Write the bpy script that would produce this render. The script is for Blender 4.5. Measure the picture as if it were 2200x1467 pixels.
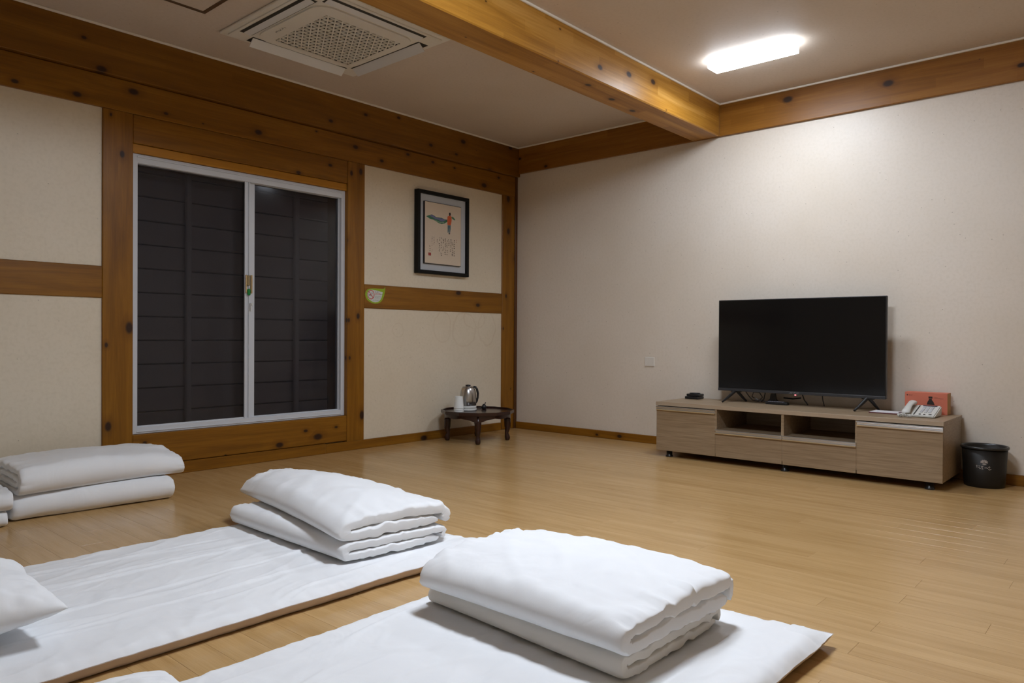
import bpy, bmesh, math, random
from mathutils import Vector, Matrix, noise
import numpy as np
random.seed(7)
for o in list(bpy.data.objects): bpy.data.objects.remove(o)
SC = bpy.context.scene
COL = SC.collection
PI = math.pi

# ---------------------------------------------------------------- camera
yaw, pit, rol = 0.7245032, -0.0073139, 0.0055657
f = Vector((math.cos(yaw)*math.cos(pit), math.sin(yaw)*math.cos(pit), math.sin(pit)))
r0 = Vector((math.sin(yaw), -math.cos(yaw), 0)); u0 = r0.cross(f)
cr, sr = math.cos(rol), math.sin(rol)
R = cr*r0 + sr*u0; U = -sr*r0 + cr*u0
cam = bpy.data.cameras.new('camera'); camo = bpy.data.objects.new('camera', cam); COL.objects.link(camo)
M3 = Matrix((R, U, -f)).transposed()
camo.matrix_world = Matrix.Translation((-4.78738, -4.18782, 0.790634)) @ M3.to_4x4()
cam.sensor_width = 36.0; cam.lens = 1584.847/2200*36
cam.clip_start = 0.02
SC.camera = camo

# ---------------------------------------------------------------- world, exposure (night outside; the room's lamps do the lighting)
w = bpy.data.worlds.new('world'); SC.world = w; w.use_nodes = True
w.node_tree.nodes['Background'].inputs[0].default_value = (0.02, 0.025, 0.04, 1)
w.node_tree.nodes['Background'].inputs[1].default_value = 0.3
SC.view_settings.view_transform = 'Standard'
SC.view_settings.look = 'None'
SC.view_settings.exposure = 0.0
SC.view_settings.gamma = 1.0
SC.view_settings.use_curve_mapping = False
LAMP1, LAMP2 = 100.0, 92.0     # emission of the lower faces; the sides of the covers give a fifth of it
LAMPCOL = (0.82, 0.91, 1.03, 1)

# ---------------------------------------------------------------- materials
def newmat(name):
    m = bpy.data.materials.new(name); m.use_nodes = True
    nt = m.node_tree; b = nt.nodes['Principled BSDF']
    return m, nt, b
def simple(name, col, rough=0.5, metal=0.0, spec=0.5, bump=0.0, bscale=200.0, alpha=1.0):
    m, nt, b = newmat(name)
    b.inputs['Base Color'].default_value = (*col, 1); b.inputs['Roughness'].default_value = rough
    b.inputs['Metallic'].default_value = metal; b.inputs['Specular IOR Level'].default_value = spec
    if bump:
        N = nt.nodes; L = nt.links
        g = N.new('ShaderNodeNewGeometry'); n = N.new('ShaderNodeTexNoise'); n.inputs['Scale'].default_value = bscale
        L.new(g.outputs['Position'], n.inputs['Vector'])
        bp = N.new('ShaderNodeBump'); bp.inputs['Strength'].default_value = bump; bp.inputs['Distance'].default_value = 0.002
        L.new(n.outputs['Fac'], bp.inputs['Height']); L.new(bp.outputs['Normal'], b.inputs['Normal'])
    return m
class NB:
    def __init__(s, nt): s.nt = nt; s.N = nt.nodes; s.L = nt.links
    def n(s, t, **k):
        x = s.N.new(t)
        for a, v in k.items():
            if a.startswith('i_'):
                key = a[2:]; key = int(key) if key.isdigit() else key.replace('_', ' ')
                if hasattr(v, 'bl_idname') or isinstance(v, bpy.types.NodeSocket): s.L.new(v, x.inputs[key])
                else: x.inputs[key].default_value = v
            else: setattr(x, a, v)
        return x
    def math(s, op, a, b=None, c=None, clamp=False):
        x = s.N.new('ShaderNodeMath'); x.operation = op; x.use_clamp = clamp
        for i, v in enumerate((a, b, c)):
            if v is None: continue
            if isinstance(v, bpy.types.NodeSocket): s.L.new(v, x.inputs[i])
            else: x.inputs[i].default_value = v
        return x.outputs[0]
    def comb(s, x, y, z):
        c = s.N.new('ShaderNodeCombineXYZ')
        for i, v in enumerate((x, y, z)):
            if isinstance(v, bpy.types.NodeSocket): s.L.new(v, c.inputs[i])
            else: c.inputs[i].default_value = v
        return c.outputs[0]
    def mix(s, fac, a, b, mode='MIX'):
        x = s.N.new('ShaderNodeMix'); x.data_type = 'RGBA'; x.blend_type = mode
        for i, v in ((0, fac), (6, a), (7, b)):
            if isinstance(v, bpy.types.NodeSocket): s.L.new(v, x.inputs[i])
            else: x.inputs[i].default_value = v
        return x.outputs[2]
    def ramp(s, fac, stops):
        x = s.N.new('ShaderNodeValToRGB'); s.L.new(fac, x.inputs[0])
        e = x.color_ramp.elements
        while len(e) < len(stops): e.new(0.5)
        for el, (p, c) in zip(e, stops): el.position = p; el.color = c if len(c) == 4 else (*c, 1)
        return x.outputs[0]
    def rng(s, v, a, b, c=0.0, d=1.0):
        x = s.N.new('ShaderNodeMapRange'); s.L.new(v, x.inputs[0])
        for i, q in enumerate((a, b, c, d)): x.inputs[1+i].default_value = q
        return x.outputs[0]

def wood(name, axis, dark, mid, light, knots=True, rough=0.38, lam=0.045, knotscale=6.5, bumpk=0.25, lamk=0.16):
    """varnished pine: grain runs along world axis 0/1/2"""
    m, nt, b = newmat(name); B = NB(nt)
    g = B.n('ShaderNodeNewGeometry'); oi = B.n('ShaderNodeObjectInfo')
    sp = B.n('ShaderNodeSeparateXYZ'); nt.links.new(g.outputs['Position'], sp.inputs[0])
    al = sp.outputs[axis]; o1, o2 = [sp.outputs[i] for i in range(3) if i != axis]
    rnd = B.math('MULTIPLY', oi.outputs['Random'], 17.3)
    al = B.math('ADD', al, rnd)
    ac = B.math('ADD', o1, o2)
    v1 = B.comb(B.math('MULTIPLY', al, 0.9), B.math('MULTIPLY', o1, 14.0), B.math('MULTIPLY', o2, 14.0))
    n1 = B.n('ShaderNodeTexNoise', i_Vector=v1, i_Scale=1.0, i_Detail=6.0, i_Roughness=0.6, i_Distortion=0.8)
    v2 = B.comb(B.math('MULTIPLY', al, 5.0), B.math('MULTIPLY', o1, 160.0), B.math('MULTIPLY', o2, 160.0))
    n2 = B.n('ShaderNodeTexNoise', i_Vector=v2, i_Scale=1.0, i_Detail=3.0)
    # laminae of glued timber: short blocks of slightly different tone
    row = B.math('FLOOR', B.math('DIVIDE', ac, lam))
    blk = B.math('FLOOR', B.math('ADD', B.math('DIVIDE', al, 0.62), B.math('MULTIPLY', row, 0.377)))
    wn = B.n('ShaderNodeTexWhiteNoise', noise_dimensions='2D', i_Vector=B.comb(row, blk, 0.0))
    fac = B.math('ADD', B.math('MULTIPLY', n1.outputs['Fac'], 0.62), B.math('MULTIPLY', n2.outputs['Fac'], 0.2))
    fac = B.math('ADD', fac, B.math('MULTIPLY', wn.outputs['Value'], lamk)); fac = B.math('ADD', fac, 0.1-lamk/2)
    col = B.ramp(fac, [(0.32, dark), (0.52, mid), (0.74, light)])
    if knots:
        vk = B.comb(B.math('MULTIPLY', al, 0.62), ac, B.math('MULTIPLY', oi.outputs['Random'], 9.0))
        vo = B.n('ShaderNodeTexVoronoi', voronoi_dimensions='2D', i_Vector=vk, i_Scale=knotscale)
        sc = B.n('ShaderNodeSeparateColor'); nt.links.new(vo.outputs['Color'], sc.inputs[0])
        size = B.math('MULTIPLY', B.math('SUBTRACT', sc.outputs[0], 0.30, clamp=True), 0.027*knotscale)
        ratio = B.math('DIVIDE', vo.outputs['Distance'], B.math('ADD', size, 0.0001))
        k = B.rng(ratio, 0.75, 1.35, 1.0, 0.0)
        halo = B.rng(ratio, 1.0, 3.2, 0.45, 0.0)
        col = B.mix(halo, col, (dark[0]*0.75, dark[1]*0.6, dark[2]*0.5, 1))
        col = B.mix(k, col, (0.035, 0.014, 0.006, 1))
    nt.links.new(col, b.inputs['Base Color'])
    b.inputs['Roughness'].default_value = rough; b.inputs['Specular IOR Level'].default_value = 0.32
    bp = B.n('ShaderNodeBump', i_Strength=bumpk, i_Distance=0.001, i_Height=n2.outputs['Fac'])
    nt.links.new(bp.outputs['Normal'], b.inputs['Normal'])
    return m
WD, WM, WL = (0.135, 0.048, 0.003), (0.235, 0.094, 0.006), (0.35, 0.155, 0.013)
WOOD = [wood('varnished_pine_%d' % i, i, WD, WM, WL, lamk=0.02) for i in range(3)]
XD, XM, XL = (0.25, 0.098, 0.010), (0.42, 0.195, 0.026), (0.60, 0.32, 0.075)
BEAMW = wood('varnished_beam', 0, XD, XM, XL, lam=0.055, knotscale=6.0)
BEAMY = wood('varnished_beam_y', 1, (0.17, 0.062, 0.006), (0.27, 0.108, 0.012), (0.39, 0.175, 0.030), lam=0.055, knotscale=5.5, lamk=0.12)

def floor_mat():
    m, nt, b = newmat('oak_laminate'); B = NB(nt)
    g = B.n('ShaderNodeNewGeometry'); oi = B.n('ShaderNodeObjectInfo')
    sp = B.n('ShaderNodeSeparateXYZ'); nt.links.new(g.outputs['Position'], sp.inputs[0])
    rnd = B.math('MULTIPLY', oi.outputs['Random'], 31.7)
    x, y = sp.outputs[0], B.math('ADD', sp.outputs[1], rnd)
    xr = B.math('ADD', x, rnd)
    n1 = B.n('ShaderNodeTexNoise', i_Vector=B.comb(B.math('MULTIPLY', xr, 26.0), B.math('MULTIPLY', y, 1.8), 0.0), i_Scale=1.0, i_Detail=4.0, i_Roughness=0.55, i_Distortion=0.25)
    n2 = B.n('ShaderNodeTexNoise', i_Vector=B.comb(B.math('MULTIPLY', xr, 330.0), B.math('MULTIPLY', y, 9.0), 0.0), i_Scale=1.0, i_Detail=2.0)
    fac = B.math('ADD', B.math('MULTIPLY', n1.outputs['Fac'], 0.55), B.math('MULTIPLY', n2.outputs['Fac'], 0.30))
    fac = B.math('ADD', fac, B.math('MULTIPLY', oi.outputs['Random'], 0.10))
    col = B.ramp(fac, [(0.28, (0.41, 0.24, 0.090)), (0.50, (0.52, 0.325, 0.137)), (0.74, (0.61, 0.40, 0.190))])
    nt.links.new(col, b.inputs['Base Color'])
    n3 = B.n('ShaderNodeTexNoise', i_Vector=g.outputs['Position'], i_Scale=2.5, i_Detail=3.0)
    nt.links.new(B.rng(n3.outputs['Fac'], 0.3, 0.7, 0.19, 0.27), b.inputs['Roughness'])
    b.inputs['Specular IOR Level'].default_value = 0.5
    bp = B.n('ShaderNodeBump', i_Strength=0.16, i_Distance=0.0008, i_Height=n2.outputs['Fac'])
    nt.links.new(bp.outputs['Normal'], b.inputs['Normal'])
    return m
OAK = floor_mat()

def paper(name, col, rough=0.42, spec=0.45, fleck=0.5, stains=False):
    """fibrous wallpaper with sparse flecks"""
    m, nt, b = newmat(name); B = NB(nt)
    g = B.n('ShaderNodeNewGeometry')
    n1 = B.n('ShaderNodeTexNoise', i_Vector=g.outputs['Position'], i_Scale=1.3, i_Detail=4.0)
    n2 = B.n('ShaderNodeTexNoise', i_Vector=g.outputs['Position'], i_Scale=60.0, i_Detail=4.0)
    c = (*col, 1); c2 = (col[0]*0.92, col[1]*0.90, col[2]*0.86, 1)
    cc = B.mix(B.rng(n1.outputs['Fac'], 0.35, 0.7), c, c2)
    cc = B.mix(B.rng(n2.outputs['Fac'], 0.45, 0.75, 0.0, 0.35), cc, (col[0]*0.82, col[1]*0.80, col[2]*0.74, 1))
    vo = B.n('ShaderNodeTexVoronoi', i_Vector=g.outputs['Position'], i_Scale=22.0)
    sc = B.n('ShaderNodeSeparateColor'); nt.links.new(vo.outputs['Color'], sc.inputs[0])
    spk = B.math('MULTIPLY', B.math('LESS_THAN', vo.outputs['Distance'], 0.06), B.math('GREATER_THAN', sc.outputs[0], 0.55))
    cc = B.mix(B.math('MULTIPLY', spk, fleck), cc, (0.16, 0.11, 0.06, 1))
    if stains:   # old tide marks of dried damp below the rail
        sp = B.n('ShaderNodeSeparateXYZ'); nt.links.new(g.outputs['Position'], sp.inputs[0])
        tot = None
        nz = B.n('ShaderNodeTexNoise', i_Vector=g.outputs['Position'], i_Scale=9.0, i_Detail=3.0)
        wob = B.math('MULTIPLY', B.math('SUBTRACT', nz.outputs['Fac'], 0.5), 0.14)
        for (cx, cz, rx, rz) in ((-0.36, 0.86, 0.10, 0.14), (-0.62, 0.84, 0.13, 0.13), (-0.86, 0.86, 0.09, 0.12), (-1.30, 0.83, 0.05, 0.05), (-0.50, 0.93, 0.12, 0.08)):
            dx = B.math('DIVIDE', B.math('SUBTRACT', sp.outputs[0], cx), rx)
            dz = B.math('DIVIDE', B.math('SUBTRACT', sp.outputs[2], cz), rz)
            d = B.math('SQRT', B.math('ADD', B.math('MULTIPLY', dx, dx), B.math('MULTIPLY', dz, dz)))
            d = B.math('ABSOLUTE', B.math('SUBTRACT', B.math('ADD', d, B.math('MULTIPLY', wob, 4.0)), 1.0))
            k = B.rng(d, 0.0, 0.09, 0.32, 0.0)
            tot = k if tot is None else B.math('MAXIMUM', tot, k)
        brk = B.rng(n1.outputs['Fac'], 0.35, 0.6, 0.2, 1.0)
        cc = B.mix(B.math('MULTIPLY', tot, brk), cc, (0.50, 0.36, 0.22, 1))
    nt.links.new(cc, b.inputs['Base Color'])
    b.inputs['Roughness'].default_value = rough; b.inputs['Specular IOR Level'].default_value = spec
    bp = B.n('ShaderNodeBump', i_Strength=0.22, i_Distance=0.002, i_Height=n2.outputs['Fac'])
    nt.links.new(bp.outputs['Normal'], b.inputs['Normal'])
    return m
WALLP = paper('wallpaper', (0.76, 0.67, 0.53), rough=0.45)
WALLS = paper('wallpaper_stained', (0.76, 0.67, 0.53), rough=0.45, stains=True)
WALLTV = paper('wallpaper_glossy', (0.76, 0.685, 0.60), rough=0.42, spec=0.6)
CEILP = paper('ceiling_paper', (0.68, 0.585, 0.50), rough=0.6, spec=0.2, fleck=0.6)

def cloth(name, col, tint, wr=1.0):
    m, nt, b = newmat(name); B = NB(nt)
    g = B.n('ShaderNodeNewGeometry')
    n1 = B.n('ShaderNodeTexNoise', i_Vector=g.outputs['Position'], i_Scale=6.0, i_Detail=3.0, i_Roughness=0.5, i_Distortion=0.8)
    n2 = B.n('ShaderNodeTexNoise', i_Vector=g.outputs['Position'], i_Scale=900.0, i_Detail=1.0)
    cc = B.mix(B.rng(n1.outputs['Fac'], 0.3, 0.7), (*col, 1), (*tint, 1))
    nt.links.new(cc, b.inputs['Base Color'])
    b.inputs['Roughness'].default_value = 0.85; b.inputs['Specular IOR Level'].default_value = 0.2
    b.inputs['Sheen Weight'].default_value = 0.15
    h = B.math('ADD', B.math('MULTIPLY', n1.outputs['Fac'], wr), B.math('MULTIPLY', n2.outputs['Fac'], 0.02))
    bp = B.n('ShaderNodeBump', i_Strength=0.5, i_Distance=0.010, i_Height=h)
    nt.links.new(bp.outputs['Normal'], b.inputs['Normal'])
    return m
WHITE = cloth('white_cotton', (0.86, 0.865, 0.875), (0.83, 0.835, 0.85))
CREAM = cloth('cream_cotton', (0.80, 0.76, 0.70), (0.77, 0.73, 0.67))
BEIGE = cloth('beige_cotton', (0.67, 0.56, 0.47), (0.61, 0.50, 0.42), 0.5)

ALU = simple('white_aluminium', (0.62, 0.64, 0.68), 0.35, 0.0)
STEEL = simple('brushed_steel', (0.47, 0.46, 0.45), 0.27, 1.0)
ALUBAR = simple('aluminium_bar', (0.75, 0.76, 0.78), 0.28, 1.0)
BLACK = simple('black_plastic', (0.012, 0.012, 0.013), 0.35)
SCREEN = simple('screen', (0.004, 0.004, 0.0045), 0.12, 0, 0.35)
DARKW = simple('dark_lacquer', (0.030, 0.009, 0.006), 0.22, 0, 0.5, 0.1, 30)
WPLAS = simple('white_plastic', (0.70, 0.70, 0.68), 0.4)
ACW = simple('unit_plastic', (0.78, 0.745, 0.67), 0.45)
ACF = simple('flap_plastic', (0.74, 0.74, 0.74), 0.4)
DARKIN = simple('dark_inside', (0.03, 0.028, 0.022), 0.7)
BROWNF = simple('brown_frame', (0.10, 0.055, 0.025), 0.5)
PAPERC = simple('paper_cup', (0.78, 0.79, 0.77), 0.6)
INK = simple('ink', (0.03, 0.02, 0.015), 0.8)
INKG = simple('faded_ink', (0.22, 0.17, 0.13), 0.8)
RED = simple('red_print', (0.55, 0.04, 0.03), 0.6)
GREEN = simple('green_print', (0.28, 0.42, 0.01), 0.5)
BOARDM = wood('outside_boards', 0, (0.30, 0.27, 0.27), (0.36, 0.33, 0.33), (0.42, 0.39, 0.38), knots=False, rough=0.7, lamk=0.0)

def taupe():
    m, nt, b = newmat('taupe_laminate'); B = NB(nt)
    g = B.n('ShaderNodeNewGeometry'); sp = B.n('ShaderNodeSeparateXYZ'); nt.links.new(g.outputs['Position'], sp.inputs[0])
    v = B.comb(B.math('MULTIPLY', sp.outputs[0], 60.0), B.math('MULTIPLY', sp.outputs[1], 5.0), B.math('MULTIPLY', sp.outputs[2], 120.0))
    n = B.n('ShaderNodeTexNoise', i_Vector=v, i_Scale=1.0, i_Detail=5.0, i_Distortion=0.4)
    c = B.ramp(n.outputs['Fac'], [(0.3, (0.255, 0.178, 0.105)), (0.7, (0.375, 0.275, 0.175))])
    nt.links.new(c, b.inputs['Base Color']); b.inputs['Roughness'].default_value = 0.42
    return m
TAUPE = taupe()
TAUPEL = simple('pale_edge_laminate', (0.40, 0.31, 0.22), 0.4)

def glass():
    m = bpy.data.materials.new('tinted_pane'); m.use_nodes = True; nt = m.node_tree; N = nt.nodes; L = nt.links
    for n in list(N): N.remove(n)
    o = N.new('ShaderNodeOutputMaterial'); t = N.new('ShaderNodeBsdfTransparent'); t.inputs[0].default_value = (0.90, 0.89, 0.90, 1)
    gl = N.new('ShaderNodeBsdfGlossy'); gl.inputs['Roughness'].default_value = 0.10; gl.inputs[0].default_value = (0.55, 0.55, 0.55, 1)
    fr = N.new('ShaderNodeFresnel'); fr.inputs[0].default_value = 1.30
    mx = N.new('ShaderNodeMixShader'); L.new(fr.outputs[0], mx.inputs[0]); L.new(t.outputs[0], mx.inputs[1]); L.new(gl.outputs[0], mx.inputs[2])
    L.new(mx.outputs[0], o.inputs[0]); return m
GLASS = glass()
def meshscreen():
    m = bpy.data.materials.new('insect_mesh'); m.use_nodes = True; nt = m.node_tree; N = nt.nodes; L = nt.links
    b = N['Principled BSDF']; b.inputs['Base Color'].default_value = (0.035, 0.032, 0.034, 1); b.inputs['Roughness'].default_value = 0.6
    b.inputs['Alpha'].default_value = 0.40
    return m
MESH = meshscreen()
def emis(name, col, s):
    m = bpy.data.materials.new(name); m.use_nodes = True; nt = m.node_tree
    b = nt.nodes['Principled BSDF']; b.inputs['Base Color'].default_value = (0.8, 0.8, 0.8, 1)
    b.inputs['Emission Color'].default_value = col; b.inputs['Emission Strength'].default_value = s
    return m

# ---------------------------------------------------------------- building helpers
def link(name, me, mat, parent=None, smooth=False):
    o = bpy.data.objects.new(name, me); COL.objects.link(o)
    if mat is not None and not me.materials: me.materials.append(mat)
    if parent is not None: o.parent = parent
    if smooth: me.polygons.foreach_set('use_smooth', [True]*len(me.polygons))
    return o
def tag(o, label=None, cat=None, group=None, kind=None):
    if label: o['label'] = label
    if cat: o['category'] = cat
    if group: o['group'] = group
    if kind: o['kind'] = kind
    return o
def root(name, loc, label, cat, group=None, rotz=0.0):
    o = bpy.data.objects.new(name, None); COL.objects.link(o); o.location = loc; o.rotation_euler = (0, 0, rotz)
    o.empty_display_size = 0.1
    return tag(o, label, cat, group)
def adopt(o, parent):
    """parent o keeping its world coordinates (parents here are only translated or turned about z)"""
    o.parent = parent
    o.matrix_parent_inverse = (Matrix.Translation(parent.location) @ parent.rotation_euler.to_matrix().to_4x4()).inverted()
    return o
class MB:
    def __init__(s): s.bm = bmesh.new()
    def box(s, x0, x1, y0, y1, z0, z1, bev=0.0, seg=1):
        x0, x1 = sorted((x0, x1)); y0, y1 = sorted((y0, y1)); z0, z1 = sorted((z0, z1))
        b2 = bmesh.new()
        bmesh.ops.create_cube(b2, size=1.0)
        for v in b2.verts: v.co = ((x0+x1)/2 + v.co.x*(x1-x0), (y0+y1)/2 + v.co.y*(y1-y0), (z0+z1)/2 + v.co.z*(z1-z0))
        if bev: bmesh.ops.bevel(b2, geom=list(b2.edges), offset=bev, segments=seg, affect='EDGES', profile=0.5)
        me = bpy.data.meshes.new('t'); b2.to_mesh(me); b2.free(); s.bm.from_mesh(me); bpy.data.meshes.remove(me)
        return s
    def prism(s, pts, d, axis='y', a0=0.0, a1=0.0):
        """polygon pts extruded along axis between a0 and a1"""
        def P(p, a): return {'y': (p[0], a, p[1]), 'z': (p[0], p[1], a), 'x': (a, p[0], p[1])}[axis]
        v0 = [s.bm.verts.new(P(p, a0)) for p in pts]; v1 = [s.bm.verts.new(P(p, a1)) for p in pts]
        n = len(pts)
        s.bm.faces.new(v0); s.bm.faces.new(v1[::-1])
        for i in range(n): s.bm.faces.new((v0[i], v1[i], v1[(i+1) % n], v0[(i+1) % n]))
        return s
    def lathe(s, prof, c=(0, 0, 0), n=32, close=True):
        rings = []
        for r, z in prof:
            rings.append([s.bm.verts.new((c[0]+r*math.cos(2*PI*k/n), c[1]+r*math.sin(2*PI*k/n), c[2]+z)) for k in range(n)])
        for a, b in zip(rings, rings[1:]):
            for k in range(n): s.bm.faces.new((a[k], a[(k+1) % n], b[(k+1) % n], b[k]))
        if close: s.bm.faces.new(rings[0][::-1]); s.bm.faces.new(rings[-1])
        return s
    def tube(s, pts, r, n=8, cap=True):
        pts = [Vector(p) for p in pts]; rings = []
        rr = r if isinstance(r, (list, tuple)) else [r]*len(pts)
        up = Vector((0, 0, 1)); prev = None
        for i, p in enumerate(pts):
            d = (pts[min(i+1, len(pts)-1)] - pts[max(i-1, 0)]).normalized()
            if prev is None:
                a = d.cross(up if abs(d.z) < 0.9 else Vector((1, 0, 0))).normalized()
            else: a = (prev - d*prev.dot(d)).normalized()
            prev = a; b = d.cross(a)
            rings.append([s.bm.verts.new(p + (a*math.cos(2*PI*k/n) + b*math.sin(2*PI*k/n))*rr[i]) for k in range(n)])
        for a, b in zip(rings, rings[1:]):
            for k in range(n): s.bm.faces.new((a[k], a[(k+1) % n], b[(k+1) % n], b[k]))
        if cap: s.bm.faces.new(rings[0][::-1]); s.bm.faces.new(rings[-1])
        return s
    def build(s, name, mat, parent=None, smooth=False, kind=None):
        bmesh.ops.recalc_face_normals(s.bm, faces=s.bm.faces[:])
        me = bpy.data.meshes.new(name); s.bm.to_mesh(me); s.bm.free()
        o = link(name, me, mat, None, smooth)
        if parent is not None: adopt(o, parent)
        if kind: o['kind'] = kind
        return o
def autosmooth(o, deg=35):
    me = o.data
    me.polygons.foreach_set('use_smooth', [True]*len(me.polygons))
    bm = bmesh.new(); bm.from_mesh(me)
    for e in bm.edges:
        if len(e.link_faces) == 2 and e.calc_face_angle(0) > math.radians(deg): e.smooth = False
    bm.to_mesh(me); bm.free(); return o
def struct(o): o['kind'] = 'structure'; return o

# ================================================================ THE SETTING
XB, YB, H = -6.3, -5.6, 2.4
P1, P1b, P3b, P3, P4 = -3.309, -3.155, -1.755, -1.612, -0.182      # posts of the window wall
ZU, R1, R2 = 1.981, 1.148, 0.981
# floor: a base slab with its laid planks
fl = struct(MB().box(XB-0.1, 0.35, YB-0.1, 0.3, -0.08, -0.012).build('floor', simple('underlay', (0.12, 0.07, 0.035), 0.8)))
def plank(x0, x1, y0, y1):
    mb = MB(); bm = mb.bm; g = 0.0002; c = 0.0004
    v = []
    for (ins, z) in ((g, -0.012), (g, -c), (g+c*0.7, 0.0)):
        v.append([bm.verts.new(p) for p in ((x0+ins, y0+ins, z), (x1-ins, y0+ins, z), (x1-ins, y1-ins, z), (x0+ins, y1-ins, z))])
    bm.faces.new(v[0][::-1]); bm.faces.new(v[2])
    for a, b in zip(v, v[1:]):
        for k in range(4): bm.faces.new((a[k], a[(k+1) % 4], b[(k+1) % 4], b[k]))
    return mb
PW = 0.095; PL = 1.20
far = MB()
i = 0; x1 = 0.0
while x1 > XB:
    x0 = max(x1-PW, XB)
    off = (i*0.413 + 0.13*math.sin(i*2.7)) % 1.0 * PL
    y1 = 0.0; first = True
    while y1 > YB:
        y0 = max(y1 - (off if first and off > 0.15 else PL), YB); first = False
        if x0 > -4.75 and y1 > -4.3:
            plank(x0, x1, y0, y1).build('plank', OAK, fl)
        else:
            b2 = plank(x0, x1, y0, y1).bm; me = bpy.data.meshes.new('t'); b2.to_mesh(me); b2.free(); far.bm.from_mesh(me); bpy.data.meshes.remove(me)
        y1 = y0
    x1 = x0; i += 1
tag(far.build('plank_field', OAK, fl), kind='stuff')

struct(MB().box(XB-0.1, 0.3, YB-0.1, 0.3, H, H+0.1).build('ceiling', CEILP))
struct(MB().box(0, 0.12, YB-0.1, 0.02, -0.012, H).build('wall_right', WALLTV))
struct(MB().box(XB, 0, YB-0.12, YB, -0.012, H).build('wall_back', WALLP))
struct(MB().box(XB-0.12, XB, YB-0.12, 0.3, -0.012, H).build('wall_left', WALLP))
# window wall: papered panels between timbers, recessed a little behind them
wf = MB()
wf.box(P3, 0.02, 0.012, 0.12, -0.012, ZU+0.05)
wf.box(P1b-0.02, P3b+0.02, 0.05, 0.12, -0.012, 0.20)
wf.box(XB, P1, 0.012, 0.12, -0.012, ZU+0.05)
wf.box(XB, 0.02, 0.05, 0.12, ZU+0.0, H)
wf.box(P1b-0.02, P3b+0.02, 0.06, 0.12, 1.84, ZU+0.01)
struct(wf.build('wall_window', WALLS))

tn = [0]
def timber(x0, x1, y0, y1, z0, z1, axis, mat=None, bev=0.003):
    tn[0] += 1
    return struct(MB().box(x0, x1, y0, y1, z0, z1, bev).build('trim_%d' % tn[0], mat or WOOD[axis]))
timber(P1, P1b, 0.0, 0.10, 0.0, ZU, 2)                      # post left of the window
timber(P3b, P3, 0.0, 0.10, 0.0, ZU, 2)                      # post right of it
timber(P4, -0.006, 0.0, 0.10, 0.0, ZU, 2)                  # corner post
timber(-0.032, -0.0005, -0.010, 0.012, 0.0, 2.175, 2, wood('corner_gap_shade', 2, (0.06, 0.022, 0.006), (0.10, 0.035, 0.008), (0.14, 0.05, 0.012), knots=False))  # dark strip at the corner: shade of the gap put into its colour
timber(XB, -0.0005, -0.004, 0.06, ZU, 2.150, 0)                # lower wall plate
timber(XB, -0.0005, -0.035, 0.06, 2.152, H-0.0005, 0, BEAMX := wood('upper_plate', 0, (0.13, 0.048, 0.004), (0.20, 0.080, 0.006), (0.29, 0.128, 0.013), lam=0.05, knotscale=5.5, lamk=0.05))
timber(XB, P1, 0.002, 0.06, R2, R1, 0)                      # mid rail, left panel
timber(P3, P4, 0.002, 0.06, R2, R1, 0)                      # mid rail, right panel
timber(P1b, P3b, 0.003, 0.06, 1.826, ZU, 0)                 # lintel board
timber(P1b, P3b, 0.012, 0.09, 1.778, 1.825, 0, wood('head_strip_lit_wood', 0, (0.34, 0.135, 0.008), (0.42, 0.175, 0.012), (0.50, 0.22, 0.02), knots=False))  # strip at the window head; light it catches put into a paler wood
timber(P1b, P3b, 0.003, 0.10, 0.068, 0.240, 0)              # sill board
timber(P1b-0.0, -1.93, -0.010, 0.05, 0.0, 0.066, 0)         # base board under it
timber(-0.024, 0.0, -1.872, -0.036, 2.177, H-0.0005, 1, BEAMY)
timber(-0.024, 0.0, YB, -1.872, 2.177, H-0.0005, 1, BEAMY)
timber(XB, -0.0245, -1.872, -1.668, 2.177, H-0.0005, 0, BEAMW, 0.006)   # the big cross beam
timber(-0.020, 0.0, YB, -0.012, 0.0, 0.058, 1)              # base board on the right wall
tn0 = struct(MB().box(-1.93, -0.2, -0.008, 0.012, 0.0, 0.062, 0.002).build('baseboard_window', WOOD[0]))
struct(MB().box(XB, P1, -0.008, 0.012, 0.0, 0.062, 0.002).build('baseboard_left', WOOD[0]))
# the thin pale bead where ceiling meets timber
bead = simple('pale_bead', (0.85, 0.80, 0.72), 0.5)
for n, b in enumerate(((XB, -0.03, -0.046, -0.0355, H-0.012, H-0.0006), (-0.038, -0.0245, -1.666, -0.047, H-0.012, H-0.0006), (-0.038, -0.0245, YB, -1.873, H-0.012, H-0.0006),
                       (XB, -0.04, -1.884, -1.8725, H-0.012, H-0.0006), (XB, -0.04, -1.6675, -1.657, H-0.012, H-0.0006))):
    tn[0] += 1; struct(MB().box(*b, 0.002).build('trim_%d' % tn[0], bead))

# ---- the window: white frame, two sliding sashes with panes, boards shut outside
win = bpy.data.objects.new('window_1', None); COL.objects.link(win); win.location = (-2.455, 0.05, 0.24); struct(win)
WX0, WX1, WZ0, WZ1 = P1b+0.001, P3b-0.001, 0.241, 1.777
fr = MB()
fr.box(WX0, WX0+0.034, 0.030, 0.10, WZ0, WZ1, 0.002); fr.box(WX1-0.030, WX1, 0.030, 0.10, WZ0, WZ1, 0.002)
fr.box(WX0+0.03, WX1-0.028, 0.031, 0.10, WZ0, WZ0+0.038, 0.002); fr.box(WX0+0.03, WX1-0.028, 0.031, 0.10, WZ1-0.050, WZ1, 0.002)
fr.box(WX0+0.03, WX1-0.028, 0.026, 0.034, WZ0+0.010, WZ0+0.016, 0.001); fr.box(WX0+0.03, WX1-0.028, 0.026, 0.034, WZ1-0.020, WZ1-0.012, 0.001)
fr.build('window_frame', ALU, win)
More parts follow.
